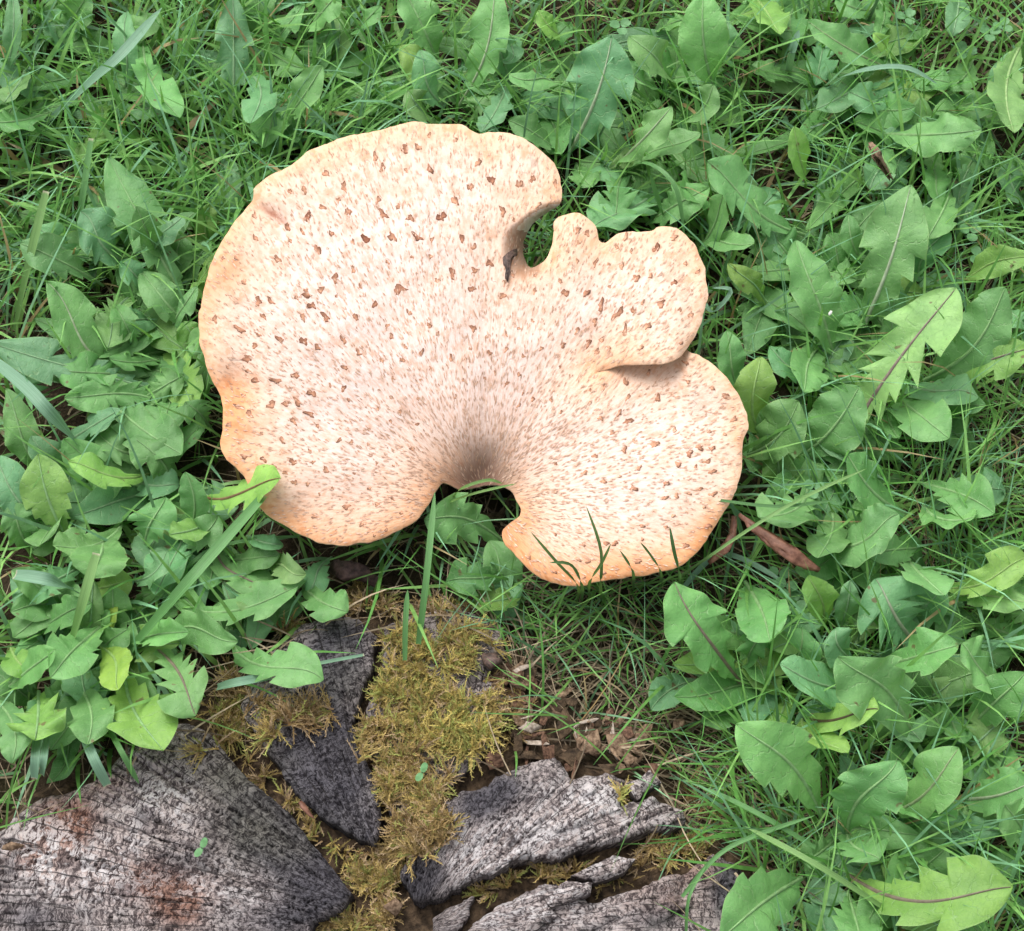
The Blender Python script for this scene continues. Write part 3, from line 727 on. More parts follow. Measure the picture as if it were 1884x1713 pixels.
# ------------------------------------------------------------------ dandelion leaves
TONE = {0: (.175, .400, .128), 1: (.235, .450, .100), 2: (.160, .370, .165), 3: (.130, .320, .095), 4: (.250, .455, .150)}
rl = np.random.default_rng(77)
def leaf_mesh(P0, P1, Pc, Wd, style, r, roll=0.):
    """toothed dandelion blade from base P0 to tip P1 bowed through Pc; Wd = greatest width in metres"""
    Lh = np.linalg.norm(P1 - P0)
    tm = {'s': .55, 'r': .58, 'd': .64, 'l': .68}[style] + r.uniform(-.06, .06)
    pw = r.uniform(.42, .75); tp_ = r.uniform(1.45, 2.1)
    depth = {'s': .08, 'r': .30, 'd': .46, 'l': .66}[style]
    nt_ = {'s': 5, 'r': 3, 'd': 3, 'l': 5}[style] + int(r.integers(0, 2))
    tend = {'s': .80, 'r': .55, 'd': .62, 'l': .68}[style]
    brk = [np.sort(np.linspace(.14, tend, nt_) + r.uniform(-.03, .03, nt_)) for _ in range(2)]
    ts = np.unique(np.round(np.concatenate([np.linspace(0, 1, 44), *[np.concatenate([b - .006, b + .010]) for b in brk], [.965, .985, .995]]), 4))
    ts = ts[(ts >= 0) & (ts <= 1)]
    def prof(t, b):
        s = np.clip((t - .05) / (tm - .05), 0, 1)
        e = np.where(t < tm, .10 + .90 * (s * s * (3 - 2 * s)) ** pw, np.clip(1 - ((t - tm) / (1 - tm)) ** tp_, 0, 1) ** .74)
        mm = np.ones_like(t)
        for i, b0 in enumerate(b):
            b1 = b[i + 1] if i + 1 < len(b) else None
            dd = depth * r.uniform(.75, 1.15)
            if b1 is not None:
                k = (t >= b0) & (t < b1); f = (t - b0) / (b1 - b0)
                mm = np.where(k, 1.0 - dd * np.clip(f, 0, 1) ** .8, mm)
            if i == 0: mm = np.where(t < b0, 1 - dd * .6, mm)
        return np.clip(e * mm, .012, 1.1)
    w = [prof(ts, b) for b in brk]
    lats = np.array([-1, -.86, -.6, -.3, 0, .3, .6, .86, 1])
    t = ts[:, None]
    cen = (1 - t) ** 2 * P0 + 2 * t * (1 - t) * Pc + t * t * P1
    # slight sideways sway
    T = 2 * (1 - t) * (Pc - P0) + 2 * t * (P1 - Pc); T = T / np.linalg.norm(T, axis=1, keepdims=True)
    up = np.array([0, 0, 1.])
    S = np.cross(T, up); S = S / np.linalg.norm(S, axis=1, keepdims=True)
    cen = cen + S * (Lh * r.uniform(-.09, .09) * np.sin(t * math.pi * r.uniform(.9, 1.8)))
    Nn = np.cross(S, T)
    tw = roll + r.uniform(-.35, .35) * (t - .5)
    S2 = S * np.cos(tw) + Nn * np.sin(tw); N2 = -S * np.sin(tw) + Nn * np.cos(tw)
    hw = Wd / 2
    fold = r.uniform(.02, .48); und = r.uniform(.08, .24) * (1.2 if style in 'dl' else .8); fq = r.uniform(9, 17); ph = r.uniform(0, 6.28, 2)
    cup = r.uniform(-.35, .15)
    shear = {'s': .12, 'r': .25, 'd': .42, 'l': .60}[style]
    V = []; UVs = []
    arc = ts * Lh
    for j, la in enumerate(lats):
        side = 0 if la < 0 else 1
        ww = w[side] * hw; lat = abs(la) * ww
        sh = shear * (1 - .65 * ss(tm - .1, tm + .1, ts))
        zz = fold * lat * (1 - .5 * abs(la)) + und * ww * la * la * np.sin(fq * ts * 1.6 + ph[side] + 1.1 * math.sin(3 * la)) + cup * lat * abs(la) * .6
        zz = zz + (.0010 * np.exp(-(la / .2) ** 2) * -1) + .0012 * (vn(arc * 170, np.full_like(arc, la * 3.1 + 9), int(ph[0] * 99)) - .5) * (abs(la) > 0)
        p = cen + S2 * (np.sign(la) * lat)[:, None] - T * (sh * lat)[:, None] + N2 * zz[:, None]
        V.append(p); UVs.append(np.stack([np.full_like(ts, la), arc / max(Wd, .01) * 1.0], -1))
    m = len(ts); nl = len(lats)
    V = np.stack(V, 1).reshape(-1, 3); UVs = np.stack(UVs, 1).reshape(-1, 2)
    i = np.arange(m - 1)[:, None] * nl + np.arange(nl - 1)[None]
    F = np.stack([i, i + 1, i + nl + 1, i + nl], -1).reshape(-1, 4)
    # midrib: a slim raised cord
    rr = np.clip(.00105 * (1 - ts) ** .9 * (.5 + Wd / .05) + .00020, .0002, .0017)[:, None]
    cx = cen - N2 * .0006
    RV = np.stack([cx - S2 * rr, cx + N2 * (rr * .75 + .0003) - S2 * rr * .45, cx + N2 * (rr * .75 + .0003) + S2 * rr * .45, cx + S2 * rr], 1)[: m - 2].reshape(-1, 3)
    i = np.arange(m - 3)[:, None] * 4 + np.arange(3)[None]
    RF = np.stack([i, i + 1, i + 5, i + 4], -1).reshape(-1, 4)
    return V, F, UVs, RV, RF

capA = np.array(CAP, float)
RIBC = {0: (.25, .44, .18), 1: (.30, .48, .15), 2: (.24, .41, .21), 3: (.17, .32, .12), 4: (.33, .50, .20)}
def add_leaf(plant, bx, by, tx, ty, wpx, style, tone, z0, z1, lift, r, ribc=None, rib=True):
    k = .000382
    P0 = at(bx, by, z0); P1 = at(tx, ty, z1)
    zm = max(z0, z1) * .55 + min(z0, z1) * .45 + lift
    mx, my = (bx + tx) / 2 + r.uniform(-.05, .05) * (ty - by), (by + ty) / 2 + r.uniform(-.05, .05) * (tx - bx)
    Pm = at(mx, my, zm); Pc = 2 * Pm - .5 * (P0 + P1)
    V, F, UVs, RV, RF = leaf_mesh(P0, P1, Pc, wpx * k * 1.0, style, r, r.uniform(-.28, .28))
    o = ob('leaf', np_mesh('leaf', V, F, UVs), M_leaf, plant)
    c = np.array(TONE[tone]) * r.uniform(.86, 1.14) * (1 + r.uniform(-.06, .06, 3))
    if r.uniform() < .08: c = c * np.array([1.25, 1.04, .75])
    o.color = (*[float(q) for q in c], 1)
    if rib:
        q = ob('midrib', np_mesh('midrib', RV, RF), M_rib, o)
        q.color = (*(ribc or RIBC[tone]), 1)
    return o
PURP = (.20, .17, .12)
# plants: label, then leaves (base x, base y, tip x, tip y, width, style, tone[, tip height[, rib colour]])
PLANTS = [
 ('dandelion in the long grass with one broad round-tipped leaf', [(10,150,24,-15,40,'s',2),(232,160,238,20,56,'s',2),(262,62,327,218,78,'d',0),(95,205,-15,225,72,'r',0),(45,130,10,190,60,'s',2)]),
 ('dandelion half sunk in tall grass, leaves pointing away from the cap', [(430,215,425,-10,80,'d',2),(520,235,592,120,72,'r',0),(445,120,470,225,70,'d',2),(560,60,620,-10,80,'r',0),(640,70,700,10,60,'r',3)]),
 ('dandelion with long toothed leaf arching over narrow blades', [(345,560,198,288,96,'d',0),(232,485,140,395,95,'d',2),(190,525,37,447,78,'d',0),(300,480,250,380,60,'d',3),(260,470,330,395,70,'r',2),(180,480,60,420,60,'l',2)]),
 ('dandelion pressed against the cap rim with upright blue-green leaf', [(428,440,417,292,66,'s',2),(396,480,388,372,44,'s',1),(350,545,412,448,30,'r',1),(400,560,355,520,50,'d',1),(350,600,255,498,68,'r',0),(380,660,340,590,60,'d',3),(365,740,372,600,60,'l',0),(400,800,340,740,60,'l',3)]),
 ('dandelion with broad leaf showing a pale midrib beside a ragged one', [(220,680,73,528,92,'r',0,.075,(.36,.47,.27)),(200,640,120,590,60,'d',2),(250,650,215,560,50,'l',3)]),
 ('dandelion with long ragged leaves lying one over the other', [(335,728,-15,628,88,'l',2,.06),(310,700,60,590,70,'l',3),(335,760,120,720,80,'l',0),(180,715,333,838,92,'d',0),(250,740,340,690,70,'l',0),(270,690,100,680,80,'l',3)]),
 ('dandelion with a smooth bright leaf over wavy darker ones', [(275,872,122,858,64,'r',1,.07),(250,880,330,900,70,'d',2),(260,840,180,800,70,'d',0),(350,980,343,868,58,'s',0,.07),(390,955,312,992,56,'s',0,.07),(262,1015,298,915,80,'d',0),(320,900,250,800,80,'d',3)]),
 ('dandelion whose yellow-green leaf lies up over the cap', [(370,912,513,890,80,'d',1,.112,(.24,.16,.08)),(390,1000,330,960,50,'s',0),(345,1000,400,950,60,'r',3)]),
 ('dandelion with wide grey-green leaves under a fallen flat blade', [(130,1000,68,836,92,'r',0,.07),(75,870,3,718,66,'s',0,.06),(85,970,-5,838,78,'r',2,.06),(60,1010,10,930,70,'d',0),(130,880,60,800,60,'d',2),(110,760,20,700,70,'l',2)]),
 ('dandelion with pointed folded leaf beside two cut blades', [(225,965,100,1012,78,'r',0,.07),(190,985,168,1064,100,'s',0,.075),(165,1085,243,1065,62,'r',1),(248,1068,313,1018,54,'d',2,.06),(180,1160,198,1105,62,'s',1),(150,1040,40,1100,70,'d',2),(100,1110,20,1050,60,'s',0),(60,1170,170,1110,60,'r',3)]),
 ('dandelion with brown-ribbed leaf between stump moss and cap', [(398,985,478,1108,72,'d',0,.05,PURP),(480,1045,562,1050,54,'r',4,.06),(610,1025,560,1090,48,'r',2),(555,1075,638,1130,70,'d',0,.06),(340,1120,552,1085,76,'d',0,.06),(455,985,520,1000,40,'s',2)]),
 ('dandelion with oval leaf reaching to the moss edge', [(280,1185,440,1160,72,'r',0,.08),(225,1185,348,1160,56,'r',0,.075),(195,1145,90,1243,86,'r',0,.08),(15,1265,100,1192,64,'s',0,.085),(185,1190,228,1263,62,'s',1,.085),(20,1190,60,1230,60,'s',1)]),
 ('dandelion with drooping arrow-shaped leaves hanging over the stump', [(225,1225,292,1384,108,'d',0,.085),(148,1265,162,1370,78,'r',0,.08),(278,1185,368,1310,92,'l',0,.085,PURP),(70,1272,64,1362,98,'l',0,.08),(-10,1285,20,1405,60,'r',0,.075),(120,1300,40,1330,60,'d',2)]),
 ('dandelion with one toothed leaf laid out across grey wood', [(425,1180,592,1260,80,'d',0,.075),(440,1160,400,1110,50,'d',3)]),
 ('dandelion with a leaf tucked under the mushroom stem', [(930,1000,782,948,95,'d',0,.055),(930,1055,820,1075,70,'d',3,.04),(960,1090,870,1110,60,'r',3,.03)]),
 ('dandelion with crowded pale leaves behind the top of the cap', [(808,120,742,-25,92,'r',0,.07),(803,165,733,85,64,'s',1,.06),(818,205,764,94,64,'r',2,.08),(843,195,922,-25,84,'r',0,.09,(.36,.47,.27)),(805,235,748,168,72,'r',2,.07),(940,165,900,35,74,'r',2,.06),(935,145,888,245,66,'d',2,.07),(860,230,900,165,60,'d',0)]),
 ('dandelion with large arrowhead leaf, its midrib whitish', [(1045,285,1124,66,136,'d',2,.10,(.38,.48,.30)),(1055,165,946,128,66,'s',0,.08),(1035,285,936,220,70,'r',0,.075),(1050,80,988,20,54,'r',1,.06),(970,60,930,105,50,'r',2),(1060,300,1090,345,60,'d',0),(1000,110,1050,40,60,'d',3),(960,130,880,80,60,'r',3)]),
 ('dandelion with a narrow toothed leaf pointing up past the slot', [(1125,312,1237,196,74,'d',0,.10,(.34,.45,.25)),(1150,318,1285,238,76,'r',0,.08),(1215,328,1095,425,112,'l',2,.07),(1190,412,1305,345,84,'r',0,.07),(1160,300,1110,420,80,'l',3,.06),(1230,300,1300,290,70,'d',3)]),
 ('dandelion with very broad smooth leaves behind the wavy lobe', [(1312,170,1294,-15,104,'s',0,.10),(1250,170,1163,64,84,'r',0,.09),(1228,178,1153,120,40,'r',0,.08),(1190,65,1262,30,44,'r',0,.07),(1265,235,1318,158,72,'r',0,.09),(1345,130,1330,40,60,'r',2,.07),(1260,110,1130,130,60,'r',3),(1280,60,1380,90,70,'s',3)]),
 ('dandelion with short wavy yellow-green leaves among clover', [(1385,-10,1440,62,84,'s',1,.07),(1350,30,1440,10,60,'s',1),(1660,122,1607,60,38,'d',1,.07),(1600,20,1540,-5,60,'s',0),(1640,70,1700,50,50,'r',3)]),
 ('dandelion with long grey-green leaf crossed by a bent blade', [(1640,128,1485,38,78,'s',0,.075,(.3,.42,.2)),(1480,150,1380,120,60,'d',3),(1600,150,1500,200,80,'r',2,.05),(1690,140,1590,190,70,'r',2)]),
 ('dandelion with a single flat oval leaf above a withered tip', [(1622,245,1806,236,94,'s',0,.085),(1640,200,1560,170,70,'r',2,.05),(1700,290,1740,370,60,'r',3),(1640,290,1600,350,70,'d',2)]),
 ('dandelion with notched heart-tipped leaf above the tongue of the cap', [(1480,432,1294,308,104,'d',0,.09),(1482,345,1462,232,54,'s',1,.09),(1285,478,1336,365,64,'r',0,.09),(1300,430,1388,448,58,'s',0,.085),(1420,575,1348,480,48,'r',0,.07),(1300,370,1250,340,90,'s',0,.08),(1400,400,1460,480,80,'d',3)]),
 ('dandelion with straight strap leaf and bright white midrib', [(1590,600,1677,340,122,'d',0,.10,(.42,.52,.34)),(1535,665,1468,442,96,'s',0,.09),(1582,490,1560,394,44,'s',0,.07),(1750,348,1708,442,68,'r',0,.07),(1480,480,1410,410,70,'r',2),(1690,520,1735,420,60,'d',2,.06),(1560,520,1520,430,60,'d',3)]),
 ('dandelion with ragged pale leaf on a long purplish midrib', [(1548,822,1757,528,128,'l',4,.105,(.26,.20,.17)),(1700,700,1860,536,112,'s',0,.10),(1715,705,1900,640,86,'d',1,.08,PURP),(1635,725,1748,805,96,'r',0,.075),(1650,690,1800,740,90,'r',2,.06),(1500,720,1560,600,60,'r',2)]),
 ('dandelion standing close to the lower lobe with upright spoon leaves', [(1370,745,1333,608,62,'s',0,.085),(1388,800,1394,656,80,'s',1,.09),(1375,838,1474,742,100,'r',0,.085),(1475,840,1583,712,112,'s',0,.08),(1520,630,1470,718,78,'r',0,.075),(1500,700,1410,640,60,'r',2),(1440,920,1430,790,80,'d',3)]),
 ('dandelion with broad triangular leaf above the dried brown leaf', [(1668,945,1555,842,122,'s',0,.09),(1485,885,1402,962,104,'l',0,.085),(1525,1002,1662,956,96,'s',0,.09),(1530,930,1512,1028,72,'r',0,.08),(1690,1008,1596,1015,64,'r',0,.07),(1668,1028,1738,1096,84,'r',0,.09),(1600,900,1520,860,70,'d',3)]),
 ('dandelion with lobed leaves spread on thin straw-coloured turf', [(1682,885,1828,948,86,'d',0,.075),(1700,930,1790,960,80,'s',0,.08),(1760,900,1850,900,80,'r',2,.05)]),
 ('dandelion with yellow-green leaf edge-on beside dry thatch', [(1735,1080,1900,1035,68,'d',1,.075),(1730,1100,1900,1100,60,'r',4,.07),(1690,1190,1605,1066,140,'l',2,.07,(.28,.34,.22)),(1800,1130,1720,1180,70,'d',3)]),
 ('dandelion with brown-streaked leaf leaning over the turf by the cap', [(1362,1255,1243,1070,116,'d',0,.08,PURP),(1372,1070,1420,1180,92,'s',0,.08),(1370,1230,1400,1150,60,'d',3),(1380,1300,1290,1330,60,'d',3,.03)]),
 ('dandelion with two spoon leaves crossing a slate-coloured one', [(1512,1168,1494,1056,60,'s',1,.085),(1545,1165,1566,1068,48,'s',2,.07),(1565,1215,1530,1158,74,'s',2,.08),(1490,1185,1421,1196,44,'s',2,.07),(1572,1262,1434,1232,82,'s',2,.09)]),
 ('dandelion with the widest leaf twisted and serrated on one side', [(1695,1380,1560,1198,128,'d',0,.11),(1620,1228,1763,1186,84,'r',0,.09),(1855,1265,1762,1190,96,'r',0,.085),(1480,1320,1615,1318,76,'d',1,.095,(.10,.08,.04)),(1475,1322,1546,1392,56,'r',1,.085),(1690,1300,1740,1340,60,'d',3),(1780,1345,1884,1235,80,'r',0,.08),(1760,1380,1850,1330,80,'d',2)]),
 ('dandelion with spoon-shaped leaf over a ragged one', [(1512,1505,1363,1324,112,'r',0,.095),(1558,1535,1637,1392,104,'r',0,.10),(1640,1495,1771,1382,90,'r',0,.095,(.3,.40,.2)),(1650,1460,1755,1515,64,'s',0,.07),(1560,1530,1610,1590,80,'l',0,.07),(1540,1540,1480,1590,60,'l',3)]),
 ('dandelion with the longest toothed leaf reaching along the turf', [(1560,1610,1868,1652,124,'d',0,.10,PURP),(1475,1615,1325,1725,108,'r',0,.09),(1560,1640,1590,1740,80,'d',0,.07),(1770,1470,1900,1440,80,'r',0,.08,(.38,.48,.3)),(1640,1660,1760,1730,80,'d',2,.06),(1900,1560,1850,1480,80,'r',0,.08),(1800,1560,1880,1600,70,'d',3)]),
 ('dandelion at the lawn edge with pale leaf pointing down', [(1880,80,1862,245,84,'r',4,.085),(1765,-20,1755,68,56,'s',2,.07),(1760,525,1900,462,64,'s',1,.07),(1790,110,1740,160,60,'r',0),(1890,380,1850,300,70,'r',2),(1840,560,1890,600,60,'r',2)]),
]
for li, (lab, leaves) in enumerate(PLANTS):
    r = np.random.default_rng(1000 + li)
    cx = np.mean([l[0] for l in leaves]); cy = np.mean([l[1] for l in leaves])
    pl = empty('dandelion', at(cx, cy, .0)); tag(pl, lab, 'dandelion', 'dandelion plants in the lawn')
    for i, lf in enumerate(leaves):
        bx, by, tx, ty, wp, st, tone = lf[:7]
        z1 = lf[7] if len(lf) > 7 else r.uniform(.035, .06) + (.028 if li < 3 else 0)
        ribc = lf[8] if len(lf) > 8 else None
        z0 = min(.012 + .25 * z1, .035)
        if bool(inside(np.array([bx]), np.array([by]), capA)[0]) or z1 < .031: z0 = .012
        sb = float(surf_z(np.array([bx]), np.array([by]))[0]); 
        if sb > .02: z0 = max(z0, sb + .006)
        add_leaf(pl, bx, by, tx, ty, wp, st, tone, z0, z1, r.uniform(.004, .016), r, ribc)
    # low leaves filling the rosette
    nf = 0; tr_ = 0
    while nf < (13 if len(leaves) > 3 else 2) and tr_ < 90:
        tr_ += 1
        bx = cx + r.uniform(-85, 85); by = cy + r.uniform(-75, 75); an = r.uniform(0, 6.28); ln = r.uniform(90, 220)
        tx = bx + ln * math.cos(an); ty = by + ln * math.sin(an) * .85
        q = np.linspace(0, 1, 6); qx = bx + (tx - bx) * q; qy = by + (ty - by) * q
        if inside(qx, qy, capA).any() or inside(qx, qy, spA).any() or min(edge_dist(qx, qy, capA)) < 18: continue
        add_leaf(pl, bx, by, tx, ty, r.uniform(42, 86), r.choice(['r', 'd', 's', 'l']), int(r.choice([0, 2, 3, 0])), .008, r.uniform(.020, .056), r.uniform(.002, .014), r)
        nf += 1

# ------------------------------------------------------------------ lawn grass (uncountable): one object
rg = np.random.default_rng(5)
def weight(px, py):
    w_ = .22 + 0 * px
    w_ = np.where((px < 720) & (py < 470), .52, w_)
    w_ = np.where((px < 420) & (py >= 470) & (py < 640), .40, w_)
    w_ = np.where((px < 500) & (py >= 640), .13, w_)
    w_ = np.where((px >= 720) & (py < 420), .24, w_)
    w_ = np.where((px >= 1250) & (py < 700), .42, w_)
    w_ = np.where((px >= 1330) & (py >= 700), .30, w_)
    w_ = np.where((px >= 1690) & (py >= 720) & (py < 1100), .75, w_)
    w_ = np.where((px > 900) & (px < 1500) & (py > 1060) & (py < 1480), .55, w_)
    w_ = np.where((px > 1250) & (px < 1500) & (py > 1380), .55, w_)
    w_ = np.where((px > 880) & (px < 1330) & (py > 1190) & (py < 1500), .22, w_)
    w_ = np.where((px > 500) & (px < 900) & (py > 960) & (py < 1200), .14, w_)
    return w_
def blades(N, straw=False, long_=False):
    px = rg.uniform(-330, PW + 330, N); py = rg.uniform(-330, PH + 300, N)
    w_ = weight(px, py)
    if straw: w_ = np.where((px > 900) & (px < 1480) & (py > 1150), 1.0, np.clip(w_ * .7 + .25, 0, .7)); w_ = np.where((px > 1690) & (py > 720) & (py < 1100), 1, w_)
    if long_: w_ = np.where((px < 520) & (py > 560), .25, .8) * np.where((px > 500) & (px < 1380) & (py > 1080), .08, 1.) * np.where((px > 500) & (px < 950) & (py > 900), .3, 1.)
    clump = ss(.30, .62, fbm(px / 55, py / 55, 131)) * .85 + .25
    k = rg.uniform(0, 1, N) < w_ * clump
    st_in = inside(px, py, spA); sd = edge_dist(px, py, spA)
    k &= ~(st_in & (sd > (60 if straw else 24))) | (st_in & (px > 930) & (py < 1480) & (rg.uniform(0, 1, N) < (.75 if straw else .16)))
    px, py = px[k], py[k]; m = len(px)
    z = surf_z(px, py); root = at(px, py, z - .002)
    incap = inside(px, py, capA); ce = edge_dist(px, py, capA)
    L = (rg.uniform(.03, .095, m) if not straw else rg.uniform(.02, .065, m))
    finez = ((px > 880) & (py > 1050)) | ((px > 1650) & (py > 720) & (py < 1120))
    if not straw:
        L = np.where((px < 720) & (py < 470), rg.uniform(.05, .115, m), L); L = np.where(finez, rg.uniform(.035, .095, m), L)
    if long_: L = rg.uniform(.075, .15, m)
    hw = (rg.uniform(.0008, .0019, m) if not straw else rg.uniform(.0003, .0008, m))
    if not straw: hw = np.where(finez, rg.uniform(.0005, .0009, m), hw); hw = np.where((px < 720) & (py < 470) & (rg.uniform(0, 1, m) < .5), rg.uniform(.0015, .0028, m), hw)
    if long_: hw = rg.uniform(.0005, .0016, m)
    az = rg.uniform(0, 2 * math.pi, m)
    flow = fbm(px / 160, py / 160, 137) * 9
    az = np.where(rg.uniform(0, 1, m) < .45, flow + rg.normal(0, .5, m), az)
    ph0 = rg.uniform(.15, 1.0, m) if not straw else rg.uniform(1.15, 1.5, m)
    kap = rg.uniform(.1, 1.5, m) if not straw else rg.uniform(-.2, .4, m)
    if long_: ph0 = rg.uniform(.2, .8, m); kap = rg.uniform(.1, .9, m)
    NS = 5; S_ = np.linspace(0, 1, NS + 1)
    ctr = [root]; ph = ph0.copy(); p = root.copy()
    bendz = rg.normal(0, .35, m)
    for i in range(NS):
        a_ = az + bendz * S_[i]; ph = np.clip(ph0 + kap * S_[i], 0, 1.72)
        stp = (L / NS)[:, None] * np.stack([np.cos(a_) * np.sin(ph), np.sin(a_) * np.sin(ph), np.cos(ph)], -1)
        p = p + stp
        low = ground_z(p[:, 0], p[:, 1]) + .002; p[:, 2] = np.maximum(p[:, 2], low); ctr.append(p)
    Cn = np.stack(ctr, 1)                                   # m, NS+1, 3
    # nothing may pierce the cap: drop blades that would
    pp = to_px(Cn.reshape(-1, 3)); zc = cap_top(pp[:, 0], pp[:, 1])
    bad = inside(pp[:, 0], pp[:, 1], capA) & (Cn.reshape(-1, 3)[:, 2] > zc - .022) & (pp[:, 1] < 1040)
    bad2 = inside(pp[:, 0], pp[:, 1], np.array([(40,1560),(300,1400),(520,1500),(640,1640),(560,1760),(0,1760)], float))
    for pg in ([(880,1690),(1060,1640),(1300,1580),(1392,1606),(1388,1760),(850,1760)], [(800,1640),(860,1470),(1010,1410),(1150,1440),(1245,1500),(1000,1580)]):
        lean = np.repeat(rg.uniform(0, 1, m) < .88, NS + 1)
        bad2 |= inside(pp[:, 0], pp[:, 1], np.array(pg, float)) & lean
    keep = ~(bad | bad2).reshape(m, -1).any(1)
    wid = np.array([.8, 1., .95, .8, .5, .04])
    sd = np.stack([-np.sin(az), np.cos(az), 0 * az], -1)
    tilt = rg.normal(0, .5, m); sd = sd * np.cos(tilt)[:, None] + np.array([0, 0, 1.]) * np.sin(tilt)[:, None]
    Lf = Cn - sd[:, None] * (hw[:, None] * wid)[..., None]; Rt = Cn + sd[:, None] * (hw[:, None] * wid)[..., None]
    VV = np.stack([Lf, Rt], 2)[keep]; m = len(VV)
    if long_: BLN.append(m)
    i = np.arange(m)[:, None, None] * (2 * NS + 2) + (np.arange(NS) * 2)[None, :, None]
    FF = np.concatenate([i, i + 1, i + 3, i + 2], -1).reshape(-1, 4)
    k1 = rg.uniform(0, 1, m)[:, None]; k2 = rg.uniform(0, 1, m)[:, None]
    if straw:
        c0 = np.array([.24, .175, .11]) * (1 - k1) + np.array([.46, .37, .25]) * k1; c1 = c0
        dk = k2 < .35; c0 = np.where(dk, c0 * .45, c0); c1 = c0
    else:
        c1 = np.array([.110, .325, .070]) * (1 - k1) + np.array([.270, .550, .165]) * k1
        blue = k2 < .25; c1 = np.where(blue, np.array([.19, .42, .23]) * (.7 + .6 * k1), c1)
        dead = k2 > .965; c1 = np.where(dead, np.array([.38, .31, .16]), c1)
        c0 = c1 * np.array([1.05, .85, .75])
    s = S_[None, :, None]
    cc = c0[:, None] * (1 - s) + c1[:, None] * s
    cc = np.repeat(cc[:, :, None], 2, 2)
    return VV.reshape(-1, 3), FF, cc.reshape(-1, 3)
BLN = []
b1 = blades(48000); b2 = blades(11000, long_=True)
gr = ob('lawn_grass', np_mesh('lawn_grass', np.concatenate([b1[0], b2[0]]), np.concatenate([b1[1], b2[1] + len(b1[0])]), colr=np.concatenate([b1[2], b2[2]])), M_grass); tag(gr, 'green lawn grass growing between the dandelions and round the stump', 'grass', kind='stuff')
b1 = blades(30000, True)
stw = ob('dead_straw', np_mesh('dead_straw', b1[0], b1[1], colr=b1[2]), M_straw); tag(stw, 'dry straw-coloured thatch lying at the foot of the grass', 'straw', kind='stuff')

# ------------------------------------------------------------------ blades of grass that stand out singly
def blade_obj(pts, wpx, colr, label, cut=False, group=None):
    """pts: (px, py, z) from root to tip"""
    if 'rim' in label and wpx <= 6 or 'tallest' in label:        # these rise in front of the rim and lean over it
        (x0, y0, _), (x1, y1, _), (x2, y2, z2) = pts[0], pts[1], pts[-1]
        pts = [(x0, y0 + 22, .01), (x0, y0 - 8, .100), (x1, y1, .128), (x2, y2, .140)]
    ctl = np.array([at(a, b, c) for a, b, c in pts]); k = len(ctl)
    tt = np.linspace(0, k - 1, 15); C3 = []
    for t in tt:
        i = min(int(t), k - 2); f = t - i
        a, b, c, d = ctl[max(i - 1, 0)], ctl[i], ctl[i + 1], ctl[min(i + 2, k - 1)]
        C3.append(.5 * (2 * b + (c - a) * f + (2 * a - 5 * b + 4 * c - d) * f * f + (3 * b - a - 3 * c + d) * f ** 3))
    C3 = np.array(C3); T = np.gradient(C3, axis=0); T /= np.linalg.norm(T, axis=1, keepdims=True)
    S = np.cross(T, [0, 0, 1.]); S /= np.linalg.norm(S, axis=1, keepdims=True) + 1e-9; N_ = np.cross(S, T)
    s = np.linspace(0, 1, 15)
    ww = wpx * .000382 / 2 * (np.where(s > .75, 1 - (s - .75) * 1.0 if cut else 1 - ((s - .75) / .25) ** 1.6 * .97, 1.0)) * (.8 + .2 * ss(0, .3, s))
    V = np.stack([C3 - S * ww[:, None] + N_ * ww[:, None] * .35, C3 - S * ww[:, None] * .45 + N_ * ww[:, None] * .08, C3, C3 + S * ww[:, None] * .45 + N_ * ww[:, None] * .08, C3 + S * ww[:, None] + N_ * ww[:, None] * .35], 1).reshape(-1, 3)
    uv = np.stack([np.tile([0, .25, .5, .75, 1.], 15), np.repeat(s if cut else s * .9, 5)], -1)
    i = np.arange(14)[:, None] * 5 + np.arange(4)[None]
    F = np.stack([i, i + 1, i + 6, i + 5], -1).reshape(-1, 4)
    o = ob('grass_blade', np_mesh('grass_blade', V, F, uv), M_blade)
    o.color = (*colr, 1); tag(o, label, 'grass blade', group or 'broad blades of grass')
GB, GG, GY_ = (.20, .36, .24), (.13, .30, .10), (.20, .36, .12)
